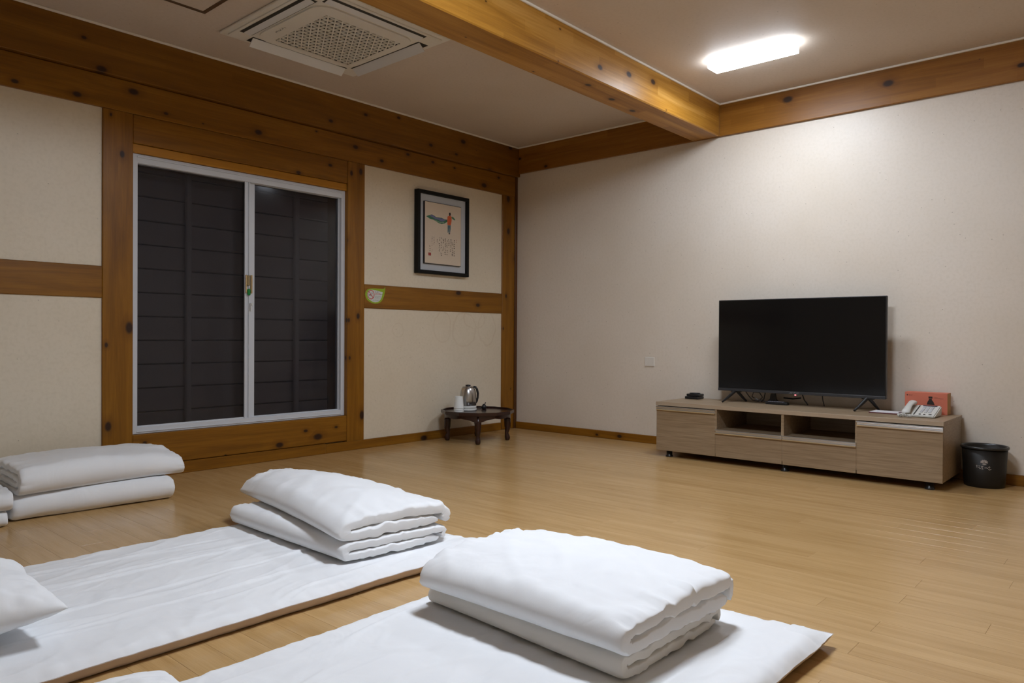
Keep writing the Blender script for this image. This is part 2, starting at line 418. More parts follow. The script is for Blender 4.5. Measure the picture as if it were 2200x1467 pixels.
def sash(x0, x1, y0, y1, sl, srt):
    z0, z1 = WZ0+0.034, WZ1-0.046
    s = MB(); s.box(x0, x0+sl, y0, y1, z0, z1, 0.0015); s.box(x1-srt, x1, y0, y1, z0, z1, 0.0015)
    s.box(x0+sl, x1-srt, y0, y1, z0, z0+0.010, 0.001); s.box(x0+sl, x1-srt, y0, y1, z1-0.006, z1, 0.001)
    so = s.build('sash', ALU, win)
    MB().box(x0+sl-0.004, x1-srt+0.004, (y0+y1)/2-0.002, (y0+y1)/2+0.002, z0+0.008, z1-0.004).build('pane', GLASS, so)
    return so
sl = sash(WX0+0.030, -2.449, 0.040, 0.055, 0.008, 0.036)
sr = sash(-2.448, WX1-0.026, 0.056, 0.071, 0.036, 0.010)
MB().box(-2.489, -2.483, 0.034, 0.042, WZ0+0.04, WZ1-0.05, 0.001).box(-2.464, -2.458, 0.032, 0.042, WZ0+0.04, WZ1-0.05, 0.001).build('ridge', ALU, sl)
sc_ = MB().box(WX0+0.03, WX1-0.028, 0.085, 0.087, WZ0+0.03, WZ1-0.04).build('insect_screen', MESH, win)
GOLD = simple('worn_brass', (0.62, 0.45, 0.24), 0.35, 0.6)
h = MB().box(-2.486, -2.478, 0.024, 0.040, 1.044, 1.157, 0.002).box(-2.4515, -2.443, 0.022, 0.056, 1.044, 1.157, 0.002).build('handle', GOLD, sl)
tag(h, 'worn brass pull strips on the meeting stiles')
tag(MB().box(-2.475, -2.458, 0.028, 0.040, 1.092, 1.155, 0.002).build('latch', simple('old_brass', (0.30, 0.22, 0.10), 0.5, 0.5), sl), 'tarnished brass latch plate')
tag(MB().box(-2.474, -2.456, 0.022, 0.034, 1.032, 1.070, 0.003).build('latch_button', simple('green_button', (0.0, 0.22, 0.03), 0.4), sl), 'green plastic latch button')
MB().box(-2.457, -2.449, 0.020, 0.036, 0.935, 0.985, 0.002).box(-2.455, -2.441, 0.020, 0.030, 0.965, 0.985, 0.002).build('catch', WPLAS, sl)
# outer timber jambs and the boards beyond, each its own piece
rv = MB()
rv.box(P3b+0.0, P3b+0.05, 0.101, 0.235, 0.20, 1.86); rv.box(P1b-0.05, P1b, 0.101, 0.235, 0.20, 1.86)
rv.box(P1b, P3b, 0.101, 0.235, 1.80, 1.86); rv.box(P1b, P3b, 0.101, 0.235, 0.17, 0.238)
rv.build('outer_jamb', WOOD[2], win)
z = 0.20; k = 0
while z < 1.86:
    z1 = min(z+0.1385, 1.87)
    MB().box(P1b-0.05, P3b+0.05, 0.237, 0.252, z+0.004, z1-0.004, 0.003).build('board', BOARDM, win)
    z = z1
MB().box(P1b-0.05, P3b+0.05, 0.254, 0.262, 0.15, 1.9).build('dark_gap_sheet', simple('night_black', (0.01, 0.01, 0.01), 0.9), win)  # added black sheet: darkness in the gaps between boards put into colour
for bx in (-2.765, -2.03):
    MB().box(bx-0.012, bx+0.022, 0.19, 0.22, 0.24, 1.80, 0.006).build('batten', simple('dark_batten', (0.40, 0.38, 0.39), 0.5), win)

# small things fixed to walls
cov = MB().box(-0.006, -0.0005, -1.362, -1.280, 0.572, 0.640, 0.002).build('blank_cover_plate', simple('plate_plastic', (0.72, 0.68, 0.62), 0.4))
tag(cov, 'small cream blank cover plate low on the papered wall near the corner', 'cover plate')
# hatch in the ceiling
hr = root('ceiling_hatch', (-3.27, -0.81, H-0.0005), 'square papered ceiling hatch with thin dark brown edging', 'hatch')
MB().box(-3.47, -3.055, -1.02, -0.60, H-0.006, H-0.0006).build('hatch_panel', CEILP, hr)
hb = MB()
for q in ((-3.49, -3.04, -0.60, -0.58), (-3.49, -3.04, -1.04, -1.02), (-3.49, -3.47, -1.02, -0.60), (-3.06, -3.04, -1.02, -0.60)):
    hb.box(*q, H-0.010, H-0.0006, 0.002)
hb.build('hatch_frame', BROWNF, hr)

# ================================================================ LAMPS
def lamp(x0, x1, y0, y1, s, label, side=0.15):
    t = root('ceiling_lamp', ((x0+x1)/2, (y0+y1)/2, H), label, 'ceiling lamp')
    MB().box(x0+0.006, x1-0.006, y0+0.006, y1-0.006, H-0.012, H-0.0005, 0.001).build('lamp_base', WPLAS, t)
    d = MB().box(x0, x1, y0, y1, H-0.052, H-0.008, 0.005, 2).build('diffuser', emis('lamp_glow', LAMPCOL, s), t)
    d.data.materials.append(emis('lamp_side_glow', LAMPCOL, s*side))
    for p in d.data.polygons:
        if p.normal.z > -0.8: p.material_index = 1
    return t
lamp(-0.832, -0.712, -2.672, -2.187, LAMP1, 'lit oblong white ceiling lamp near the papered wall above the television')
lamp(-3.06, -2.76, -3.20, -2.64, LAMP2, 'lit oblong white ceiling lamp above the folded bedding, nearer the camera', 0.6)

# ================================================================ AIR CONDITIONER
ac = root('ceiling_air_conditioner', (-2.45, -0.85, H), 'square white cassette air conditioner with patterned grille in the ceiling', 'air conditioner')
AX0, AX1, AY0, AY1, AZ = -2.885, -2.022, -1.285, -0.420, 2.385
pm = MB(); pm.box(AX0, AX1, AY0, AY1, AZ, H-0.0006, 0.004); pm.box(AX0+0.03, AX1-0.03, AY0+0.03, AY1-0.03, AZ-0.008, AZ+0.002, 0.005, 2)
pm.build('panel', ACW, ac)
# inner panel with rounded corners
def rrect(x0, x1, y0, y1, r, n=6):
    pts = []
    for cx, cy, a in ((x1-r, y1-r, 0), (x0+r, y1-r, 90), (x0+r, y0+r, 180), (x1-r, y0+r, 270)):
        for k in range(n+1):
            t = math.radians(a+90*k/n); pts.append((cx+r*math.cos(t), cy+r*math.sin(t)))
    return pts
IX0, IX1, IY0, IY1 = AX0+0.125, AX1-0.125, AY0+0.125, AY1-0.125
CZ = AZ-0.016
GX0, GX1, GY0, GY1 = -2.665, -2.195, -1.075, -0.600
ip = MB(); bm = ip.bm
# ring between the rounded outline and the square grille opening
outer = rrect(IX0, IX1, IY0, IY1, 0.09); inner = []
n = len(outer)
for (x, y) in outer:
    inner.append((max(GX0, min(GX1, GX0 if x < (GX0+GX1)/2 and abs(x-IX0) < 0.09 else (GX1 if abs(x-IX1) < 0.09 else x))), max(GY0, min(GY1, y))))
vo = [bm.verts.new((*p, CZ)) for p in outer]; vi = [bm.verts.new((*p, CZ)) for p in inner]; vt = [bm.verts.new((*p, AZ-0.004)) for p in outer]
for k in range(n):
    k2 = (k+1) % n
    try: bm.faces.new((vo[k], vo[k2], vi[k2], vi[k]))
    except Exception: pass
    bm.faces.new((vt[k], vt[k2], vo[k2], vo[k]))
bmesh.ops.remove_doubles(bm, verts=bm.verts[:], dist=1e-5)
ip.build('front_cover', ACW, ac)
MB().box(GX0-0.01, GX1+0.01, GY0-0.01, GY1+0.01, AZ-0.0095, AZ-0.0085).build('filter', DARKIN, ac)
# grille: lattice of triangles
gr = MB(); bm = gr.bm
def strip(ax, ay, bx, by, wd, zz0, zz1):
    d = Vector((bx-ax, by-ay)); 
    if d.length < 0.004: return
    d.normalize(); nx, ny = -d.y*wd/2, d.x*wd/2
    c = [(ax+nx, ay+ny), (bx+nx, by+ny), (bx-nx, by-ny), (ax-nx, ay-ny)]
    a = [bm.verts.new((*p, zz0)) for p in c]; b = [bm.verts.new((*p, zz1)) for p in c]
    bm.faces.new(a); bm.faces.new(b[::-1])
    for k in range(4): bm.faces.new((a[k], b[k], b[(k+1) % 4], a[(k+1) % 4]))
def clipline(cx, cy, dx, dy):
    t0, t1 = -9, 9
    for p, d, lo, hi in ((cx, dx, GX0, GX1), (cy, dy, GY0, GY1)):
        if abs(d) < 1e-9:
            if p < lo or p > hi: return None
            continue
        a, b = (lo-p)/d, (hi-p)/d
        t0 = max(t0, min(a, b)); t1 = min(t1, max(a, b))
    return (cx+dx*t0, cy+dy*t0, cx+dx*t1, cy+dy*t1) if t1 > t0 else None
pitch = 0.037
for ang in (0, 60, 120):
    dx, dy = math.cos(math.radians(ang)), math.sin(math.radians(ang))
    for q in range(-20, 21):
        cx, cy = (GX0+GX1)/2 - dy*q*pitch, (GY0+GY1)/2 + dx*q*pitch
        L_ = clipline(cx, cy, dx, dy)
        if L_: strip(*L_, 0.0075, CZ+0.0005+0.0002*ang/60, CZ+0.006)
gr.build('grille', ACW, ac)
# outlets: flat dark strips, shade inside the slots put into colour; a flap each
sl_ = MB(); 
S0 = 0.055
for (x0, x1, y0, y1) in ((AX0+0.045, AX0+0.115, AY0+0.13, AY1-0.13), (AX1-0.115, AX1-0.045, AY0+0.13, AY1-0.13), (AX0+0.13, AX1-0.13, AY0+0.045, AY0+0.115), (AX0+0.13, AX1-0.13, AY1-0.115, AY1-0.045)):
    sl_.box(x0, x1, y0, y1, AZ-0.0092, AZ-0.0082)
sl_.build('air_outlet', DARKIN, ac)
for nm, pts, ax, a0, a1 in (
    ('x0', [(AX0+0.066, AZ-0.0095), (AX0+0.101, AZ-0.018), (AX0+0.102, AZ-0.015), (AX0+0.067, AZ-0.0085)], 'y', AY0+0.135, AY1-0.135),
    ('x1', [(AX1-0.106, AZ-0.010), (AX1-0.066, AZ-0.046), (AX1-0.064, AZ-0.043), (AX1-0.104, AZ-0.007)], 'y', AY0+0.135, AY1-0.135),
    ('y0', [(AY0+0.066, AZ-0.0095), (AY0+0.101, AZ-0.018), (AY0+0.102, AZ-0.015), (AY0+0.067, AZ-0.0085)], 'x', AX0+0.135, AX1-0.135),
    ('y1', [(AY1-0.106, AZ-0.010), (AY1-0.066, AZ-0.046), (AY1-0.064, AZ-0.043), (AY1-0.104, AZ-0.007)], 'x', AX0+0.135, AX1-0.135)):
    MB().prism(pts, 0, ax, a0, a1).build('flap', ACF, ac)
def text(body, size, mat, mtx, parent, name='lettering', ext=0.0002):
    c = bpy.data.curves.new('t', 'FONT'); c.body = body; c.size = size; c.extrude = ext; c.align_x = 'CENTER'; c.align_y = 'CENTER'; c.resolution_u = 2
    o = bpy.data.objects.new('t', c); COL.objects.link(o)
    me = bpy.data.meshes.new_from_object(o.evaluated_get(bpy.context.evaluated_depsgraph_get()))
    bpy.data.objects.remove(o); me.transform(mtx); me.materials.clear()
    o2 = link(name, me, mat)
    if parent is not None: adopt(o2, parent)
    return o2
def basis(ox, right, up):
    r = Vector(right).normalized(); u = Vector(up).normalized(); n = r.cross(u)
    return Matrix.Translation(ox) @ Matrix((r, u, n)).transposed().to_4x4()
def scribble(mb, B, u0, v0, cw, ch, n, vertical=True, rnd=None, gap=1.25, density=1.0, th=0.0003):
    """small brushed characters, n of them, as little strokes in the plane B (matrix)"""
    rnd = rnd or random
    for k in range(n):
        cu = u0 + (0 if vertical else k*cw*gap); cv = v0 - (k*ch*gap if vertical else 0)
        if rnd.random() > density: continue
        for _ in range(rnd.choice((3, 4, 5))):
            hz = rnd.random() < 0.55
            a = cu + rnd.uniform(-0.35, 0.35)*cw; b = cv + rnd.uniform(-0.35, 0.35)*ch
            lw, lh = (rnd.uniform(0.3, 0.7)*cw, 0.13*ch) if hz else (0.13*cw, rnd.uniform(0.3, 0.7)*ch)
            c = [(a-lw/2, b-lh/2), (a+lw/2, b-lh/2), (a+lw/2, b+lh/2), (a-lw/2, b+lh/2)]
            vs = [mb.bm.verts.new(B @ Vector((p[0], p[1], th))) for p in c]
            mb.bm.faces.new(vs)
# maker's mark and a second mark on the cover (too small in the photograph to read)
rr = random.Random(3)
t1 = MB(); scribble(t1, basis((-2.720, -0.700, CZ), (0, -1, 0), (-1, 0, 0)), 0, 0, 0.014, 0.016, 7, False, rr, 1.0, 1, 0.0004); t1.build('maker_mark', INK, ac)
t1 = MB(); scribble(t1, basis((-2.165, -0.735, CZ), (0, -1, 0), (-1, 0, 0)), 0, 0, 0.009, 0.007, 6, False, rr, 1.1, 1, 0.0004); t1.build('second_mark', INKG, ac)

# ================================================================ PICTURE
pic = root('framed_picture', (-0.883, 0.0, 1.57), 'black framed picture of a figure in red before hills, hanging beside the window', 'picture')
PX0, PX1, PZ0, PZ1, PY = -1.152, -0.615, 1.258, 1.882, -0.035
fm = MB()
fm.box(PX0, PX0+0.026, PY, 0.010, PZ0, PZ1, 0.002); fm.box(PX1-0.024, PX1, PY, 0.010, PZ0, PZ1, 0.002)
fm.box(PX0+0.02, PX1-0.02, PY+0.0005, 0.010, PZ0, PZ0+0.026, 0.002); fm.box(PX0+0.02, PX1-0.02, PY+0.0005, 0.010, PZ1-0.026, PZ1, 0.002)
fm.build('frame', simple('black_frame', (0.008, 0.007, 0.006), 0.6, 0, 0.2), pic)
MB().box(PX0+0.02, PX1-0.02, -0.012, 0.005, PZ0+0.02, PZ1-0.02).build('mount', simple('grey_mount', (0.52, 0.54, 0.57), 0.5), pic)
BX0, BX1, BZ0, BZ1 = -1.080, -0.705, 1.338, 1.798
MB().box(BX0-0.004, BX1+0.004, -0.029, -0.012, BZ0-0.004, BZ1+0.004, 0.001).build('raised_board', simple('board_edge', (0.02, 0.012, 0.01), 0.5), pic)
sh = MB().box(BX0, BX1, -0.0305, -0.029, BZ0, BZ1).build('sheet', simple('beige_sheet', (0.66, 0.55, 0.43), 0.8, bump=0.05), pic)
def PV(cx, cy):
    u = (cx-286)/516.0; top = 287+83*u; bot = 1160+50*u; v = (cy-top)/(bot-top)
    return (BX0+(BX1-BX0)*u, BZ1-(BZ1-BZ0)*v)
lay = [0]
def ink(pts, col, name, rough=0.8):
    lay[0] += 1; y = -0.0306-0.00012*lay[0]
    m = MB(); q = [PV(*p) for p in pts]
    m.bm.faces.new([m.bm.verts.new((a, y, b)) for a, b in q])
    return m.build(name, simple(name+'_ink', col, rough), sh)
ink([(300, 500), (340, 485), (380, 474), (415, 492), (440, 512), (480, 516), (520, 520), (560, 540), (600, 545), (600, 575), (560, 600), (520, 608), (480, 598), (440, 572), (400, 548), (350, 535), (330, 520)], (0.05, 0.17, 0.10), 'hill')
ink([(345, 492), (380, 478), (412, 496), (440, 520), (490, 522), (540, 534), (585, 548), (560, 560), (530, 575), (500, 566), (470, 548), (430, 540), (390, 516)], (0.16, 0.16, 0.30), 'far_hill')
ink([(400, 540), (440, 556), (480, 575), (520, 580), (560, 575), (545, 600), (500, 594), (450, 575)], (0.22, 0.33, 0.22), 'near_hill')
ink([(655, 505), (672, 500), (695, 515), (718, 545), (712, 553), (690, 545), (672, 530), (660, 520)], (0.08, 0.22, 0.12), 'hill_end')
ink([(604, 625), (650, 625), (648, 680), (640, 740), (628, 740), (628, 660), (616, 735), (606, 730)], (0.10, 0.17, 0.20), 'trousers')
ink([(602, 500), (622, 490), (648, 490), (662, 510), (662, 560), (650, 625), (602, 620), (598, 560)], (0.62, 0.12, 0.04), 'red_jacket')
ink([(624, 445), (645, 443), (649, 470), (643, 490), (628, 490), (623, 470)], (0.03, 0.02, 0.02), 'hair')
ink([(618, 738), (642, 742), (640, 753), (618, 748)], (0.03, 0.02, 0.02), 'shoes')
rr = random.Random(11)
ws = MB(); Bp = basis((0, -0.0316, 0), (1, 0, 0), (0, 0, 1))
cols = [(703, 835, 9), (676, 870, 8), (650, 828, 7), (623, 825, 4), (597, 820, 9), (569, 815, 9), (540, 815, 7), (513, 802, 10), (487, 800, 8), (458, 800, 3)]
for cx, cy, n_ in cols:
    u, v = PV(cx, cy+8); scribble(ws, Bp, u, v, 0.016, 0.0125, n_, True, rr, 1.16, 0.9)
for cx, cy, n_ in ((383, 790, 10), (410, 795, 5)):
    u, v = PV(cx, cy+6); scribble(ws, Bp, u, v, 0.010, 0.009, n_, True, rr, 1.35, 0.9)
u, v = PV(353, 925); scribble(ws, Bp, u, v, 0.014, 0.012, 3, True, rr, 1.5)
tag(ws.build('handwriting', simple('brush_ink', (0.035, 0.02, 0.015), 0.8), sh), kind='stuff')
ws = MB(); u, v = PV(733, 838); scribble(ws, Bp, u, v, 0.014, 0.012, 2, True, rr, 1.3); ws.build('title_characters', simple('title_ink', (0.36, 0.06, 0.05), 0.8), sh)
a, b = PV(332, 1015), PV(370, 1060)
MB().box(a[0], b[0], -0.0312, -0.0306, b[1], a[1]).build('seal', simple('seal_red', (0.35, 0.06, 0.05), 0.8), sh)

# ================================================================ NO SMOKING STICKER
SY = 0.0015
LEAF = [(-1.43, 1.14), (-1.435, 1.128), (-1.447, 1.123), (-1.481, 1.122), (-1.52, 1.123), (-1.554, 1.121), (-1.584, 1.114), (-1.602, 1.098), (-1.606, 1.081), (-1.602, 1.059), (-1.589, 1.039), (-1.57, 1.027), (-1.545, 1.018), (-1.52, 1.015), (-1.492, 1.018), (-1.469, 1.028), (-1.452, 1.047), (-1.441, 1.068), (-1.434, 1.093), (-1.428, 1.125)]
INN = [(-1.452, 1.1), (-1.475, 1.102), (-1.498, 1.107), (-1.52, 1.11), (-1.548, 1.112), (-1.573, 1.109), (-1.587, 1.09), (-1.589, 1.073), (-1.58, 1.051), (-1.564, 1.038), (-1.542, 1.028), (-1.52, 1.024), (-1.497, 1.027), (-1.478, 1.038), (-1.464, 1.056), (-1.457, 1.076)]
st = MB().prism(LEAF, 0, 'y', SY-0.0008, SY).build('no_smoking_sticker', GREEN)
tag(st, 'green leaf shaped no smoking sticker on the wooden rail', 'sticker')
MB().prism(INN, 0, 'y', SY-0.0012, SY-0.0008).build('sticker_face', simple('sticker_white', (0.62, 0.63, 0.60), 0.5), st)
rg = MB(); bm = rg.bm; cx, cz = -1.556, 1.077
for k in range(32):
    a0, a1 = 2*PI*k/32, 2*PI*(k+1)/32
    bm.faces.new([bm.verts.new((cx+r_*math.cos(a), SY-0.0014, cz+r_*1.08*math.sin(a))) for r_, a in ((0.0255, a0), (0.0255, a1), (0.0305, a1), (0.0305, a0))])
for s_ in (1,):
    a = math.radians(132); d = Vector((math.cos(a), math.sin(a))); nn = Vector((-d.y, d.x))*0.0025
    bm.faces.new([bm.verts.new((cx+p.x, SY-0.00145, cz+p.y*1.08)) for p in (d*0.027+nn, -d*0.027+nn, -d*0.027-nn, d*0.027-nn)])
rg.build('ban_ring', RED, st)
cg = MB(); cg.box(cx-0.019, cx-0.001, SY-0.0014, SY-0.0013, cz-0.006, cz-0.001); cg.box(cx+0.001, cx+0.010, SY-0.0014, SY-0.0013, cz-0.0065, cz-0.0045)
cg.box(cx+0.006, cx+0.008, SY-0.0014, SY-0.0013, cz+0.002, cz+0.014); cg.box(cx+0.010, cx+0.012, SY-0.0014, SY-0.0013, cz+0.005, cz+0.018)
cg.build('cigarette_symbol', INK, st)
TB = lambda x, z_: basis((x, SY-0.0014, z_), (1, 0, 0), (0, 0, 1))
text('이 곳은', 0.0105, INK, TB(-1.505, 1.0965), st)
text('금연구역', 0.0135, RED, TB(-1.499, 1.0825), st)
text('입니다', 0.0085, INK, TB(-1.467, 1.0815), st)
rr = random.Random(5); q = MB()
for z_, n_ in ((1.067, 9), (1.0565, 9)): scribble(q, TB(-1.519, z_), 0, 0, 0.0055, 0.0065, n_, False, rr, 1.05)
scribble(q, TB(-1.537, 1.0385), 0, 0, 0.006, 0.007, 8, False, rr, 1.1)
q.build('small_print', simple('print_green', (0.04, 0.16, 0.10), 0.6), st)

# ================================================================ TRAY TABLE with kettle and cups
tc = (-0.775, -0.292)
tb = root('low_tray_table', (tc[0], tc[1], 0), 'dark lacquered low tray table with scalloped apron in the corner', 'table')
TZ = 0.222; NR = 12
def ngon(r, n=NR, ph=0.0): return [(tc[0]+r*math.cos(2*PI*(k+ph)/n), tc[1]+r*math.sin(2*PI*(k+ph)/n)) for k in range(n)]
MB().prism(ngon(0.272, ph=0.5), 0, 'z', TZ-0.014, TZ).build('tabletop', DARKW, tb)
rim = MB(); bm = rim.bm
ro, ri = ngon(0.277, ph=0.5), ngon(0.266, ph=0.5)
for k in range(NR):
    k2 = (k+1) % NR
    A = [bm.verts.new((*p, zz)) for p, zz in ((ro[k], TZ-0.010), (ro[k2], TZ-0.010), (ro[k2], TZ+0.012), (ro[k], TZ+0.012), (ri[k], TZ+0.012), (ri[k2], TZ+0.012), (ri[k2], TZ), (ri[k], TZ))]
    bm.faces.new(A[0:4]); bm.faces.new((A[3], A[2], A[5], A[4])); bm.faces.new((A[4], A[5], A[6], A[7])); bm.faces.new((A[0], A[7], A[6], A[1]))
bmesh.ops.remove_doubles(bm, verts=bm.verts[:], dist=1e-5)
rim.build('rim', DARKW, tb)
ap = MB(); bm = ap.bm; NA = 96; rings = []
for k in range(NA):
    t = 2*PI*k/NA
    ph = (t - PI/4) % (PI/2) / (PI/2)          # 0..1 between legs
    dip = 0.022 + 0.030*max(0, 1-abs(ph-0.0)/0.18) + 0.030*max(0, 1-abs(1-ph)/0.18) + 0.007*abs(math.sin(ph*PI*3))
    rr_ = 0.250
    rings.append([bm.verts.new((tc[0]+q_*math.cos(t), tc[1]+q_*math.sin(t), zz)) for q_, zz in ((rr_, TZ-0.013), (rr_, TZ-0.013-dip), (rr_-0.012, TZ-0.013-dip), (rr_-0.012, TZ-0.013))])
for k in range(NA):
    a, b = rings[k], rings[(k+1) % NA]
    for j in range(4): bm.faces.new((a[j], b[j], b[(j+1) % 4], a[(j+1) % 4]))
ap.build('apron', DARKW, tb)
for k in range(4):
    t = PI/4+PI/2*k; d = Vector((math.cos(t), math.sin(t)))
    def LP(r, z_): return (tc[0]+d.x*r, tc[1]+d.y*r, z_)
    lg = MB().tube([LP(0.225, 0.208), LP(0.226, 0.150), LP(0.228, 0.105), LP(0.228, 0.095), LP(0.224, 0.070), LP(0.222, 0.055), LP(0.226, 0.035), LP(0.228, 0.020), LP(0.227, 0.006), LP(0.227, 0.0)],
                   [0.026, 0.026, 0.024, 0.022, 0.016, 0.014, 0.019, 0.021, 0.018, 0.013], 12)
    lg.build('leg', DARKW, tb, smooth=True)
# kettle
kc = (-0.788, -0.203); KZ = TZ
kt = root('electric_kettle', (kc[0], kc[1], KZ), 'brushed steel electric kettle with white base on the low table', 'kettle')
MB().lathe([(0.060, 0.0), (0.066, 0.002), (0.067, 0.012), (0.061, 0.016)], (*kc, KZ), 40).build('power_base', WPLAS, kt, True)
MB().lathe([(0.060, 0.0165), (0.0635, 0.020), (0.0635, 0.034), (0.060, 0.036)], (*kc, KZ), 40).build('foot_ring', WPLAS, kt, True)
MB().lathe([(0.058, 0.036), (0.062, 0.040), (0.0635, 0.075), (0.062, 0.115), (0.056, 0.150), (0.048, 0.170), (0.044, 0.176)], (*kc, KZ), 40).build('body', STEEL, kt, True)
MB().lathe([(0.044, 0.176), (0.042, 0.181), (0.030, 0.184), (0.002, 0.185)], (*kc, KZ), 32).build('lid', STEEL, kt, True)
MB().lathe([(0.014, 0.184), (0.020, 0.188), (0.020, 0.194), (0.004, 0.197)], (*kc, KZ), 24).build('lid_knob', BLACK, kt, True)
hd = Vector((math.cos(math.radians(-40)), math.sin(math.radians(-40))))     # handle points to the right of the picture
HP = lambda r, z_: (kc[0]+hd.x*r, kc[1]+hd.y*r, KZ+z_)
MB().tube([HP(0.040, 0.180), HP(0.056, 0.178), HP(0.068, 0.160), HP(0.075, 0.130), HP(0.074, 0.100), HP(0.067, 0.070), HP(0.060, 0.055)], [0.007, 0.009, 0.0095, 0.009, 0.0085, 0.008, 0.006], 10).build('handle', BLACK, kt, True)
sp_ = MB(); bm = sp_.bm
sd = Vector((math.cos(math.radians(178)), math.sin(math.radians(178)))); nv = Vector((-sd.y, sd.x))
V = [bm.verts.new((kc[0]+sd.x*a_+nv.x*c_, kc[1]+sd.y*a_+nv.y*c_, KZ+b_)) for a_, b_, c_ in ((0.038, 0.174, 0.024), (0.038, 0.174, -0.024), (0.068, 0.172, 0.0), (0.060, 0.118, 0.0))]
bm.faces.new((V[0], V[2], V[3])); bm.faces.new((V[1], V[3], V[2])); bm.faces.new((V[0], V[1], V[2])); bm.faces.new((V[0], V[3], V[1]))
sp_.build('spout', STEEL, kt)
pc = Vector((-0.640, -0.230, TZ))
cd = MB().tube([(kc[0]+0.06, kc[1]+0.01, KZ+0.006), (-0.690, -0.150, TZ+0.006), (-0.650, -0.170, TZ+0.010), (-0.640, -0.215, TZ+0.012)], 0.004, 8); cd.build('power_cord', BLACK, kt, True)
pl = MB().lathe([(0.012, 0.0), (0.019, 0.004), (0.020, 0.020), (0.012, 0.034), (0.006, 0.040)], (*pc[:2], pc.z+0.0005), 16)
pl.tube([(pc.x+0.006, pc.y, pc.z+0.034), (pc.x+0.014, pc.y-0.006, pc.z+0.052)], 0.0025, 6); pl.tube([(pc.x-0.002, pc.y-0.006, pc.z+0.034), (pc.x+0.004, pc.y-0.012, pc.z+0.054)], 0.0025, 6)
pl.build('plug', BLACK, kt, True)
# cups, stacked upside down
cc_ = (-0.905, -0.222)
def cup(z0, label):
    t = MB().lathe([(0.0385, 0.0), (0.0395, 0.002), (0.0385, 0.004), (0.0375, 0.005), (0.029, 0.088), (0.0285, 0.089), (0.0275, 0.086), (0.001, 0.086), (0.001, 0.085), (0.0265, 0.085), (0.0355, 0.005), (0.0365, 0.0)], (0, 0, 0), 36, close=False)
    o = t.build('paper_cup', PAPERC, None, True); o.location = (cc_[0], cc_[1], z0); autosmooth(o, 50)
    return tag(o, label, 'cup', 'upturned paper cups beside the kettle')
for k, lb in enumerate(('lowest of the nested upturned white paper cups, only its rim showing', 'middle one of the nested upturned white paper cups beside the kettle', 'topmost of the nested upturned white paper cups beside the kettle')):
    cup(TZ+0.0005+0.0125*k, lb)

# ================================================================ TV CABINET
cb = root('television_cabinet', (-0.245, -2.50, 0), 'long low taupe wood television cabinet with aluminium edged doors', 'cabinet')
FX = -0.48; CY0, CY1 = -3.338, -1.662; CT = 0.362; CB = 0.045
tp = MB().box(FX-0.004, -0.022, CY0-0.003, CY1+0.003, CT-0.024, CT, 0.0015); tp.build('top_slab', TAUPE, cb)
MB().box(FX-0.0046, FX-0.0038, CY0-0.003, CY1+0.003, CT-0.023, CT-0.001).build('edge_band', TAUPEL, cb)
bd = MB()
y1_, y2_, y3_ = -2.082, -2.505, -2.918
bd.box(FX+0.018, -0.024, CY0, CY0+0.016, CB, CT-0.0245); bd.box(FX+0.018, -0.024, CY1-0.016, CY1, CB, CT-0.0245)
bd.box(FX+0.018, -0.026, CY0+0.0165, CY1-0.0165, CB, CB+0.016); bd.box(-0.038, -0.027, CY0+0.0165, CY1-0.0165, CB+0.0165, CT-0.025)
for yy in (y1_, y3_): bd.box(FX+0.002, -0.039, yy-0.008, yy+0.008, CB+0.0165, CT-0.025)
bd.box(FX+0.002, -0.039, y2_-0.008, y2_+0.008, CB+0.0165, CT-0.025)
bd.box(FX+0.018, -0.039, y3_+0.009, y2_-0.009, 0.196, 0.212); bd.box(FX+0.018, -0.039, y2_+0.009, y1_-0.009, 0.196, 0.212)
bd.build('carcass', TAUPE, cb)
def bar(mb, ya, yb, zt, hh=0.026):
    # a C-shaped aluminium grip along the top edge of a front
    mb.prism([(FX-0.012, zt), (FX+0.004, zt), (FX+0.004, zt-hh), (FX-0.012, zt-hh), (FX-0.014, zt-hh+0.006), (FX-0.002, zt-hh+0.008), (FX-0.004, zt-0.009), (FX-0.013, zt-0.006)], 0, 'y', ya, yb)
def front(name, ya, yb, z0, zt):
    o = MB().box(FX, FX+0.016, ya, yb, z0, zt-0.026, 0.001).build(name, TAUPE, cb)
    m = MB(); bar(m, ya, yb, zt); b_ = m.build('grip_bar', ALUBAR, o); tag(b_, 'brushed aluminium grip bar')
    return o
front('door', y1_+0.002, CY1, 0.043, 0.334); front('door', CY0, y3_-0.002, 0.043, 0.334)
front('drawer', y2_+0.002, y1_-0.002, 0.043, 0.214); front('drawer', y3_+0.002, y2_-0.002, 0.043, 0.214)
for (lx, ly) in ((-0.435, -1.735), (-0.435, -2.505), (-0.435, -3.27), (-0.07, -1.735), (-0.07, -2.505), (-0.07, -3.27)):
    MB().lathe([(0.024, 0.0), (0.025, 0.004), (0.019, 0.010), (0.019, 0.044)], (lx, ly, 0), 20).build('foot', BLACK, cb, True)

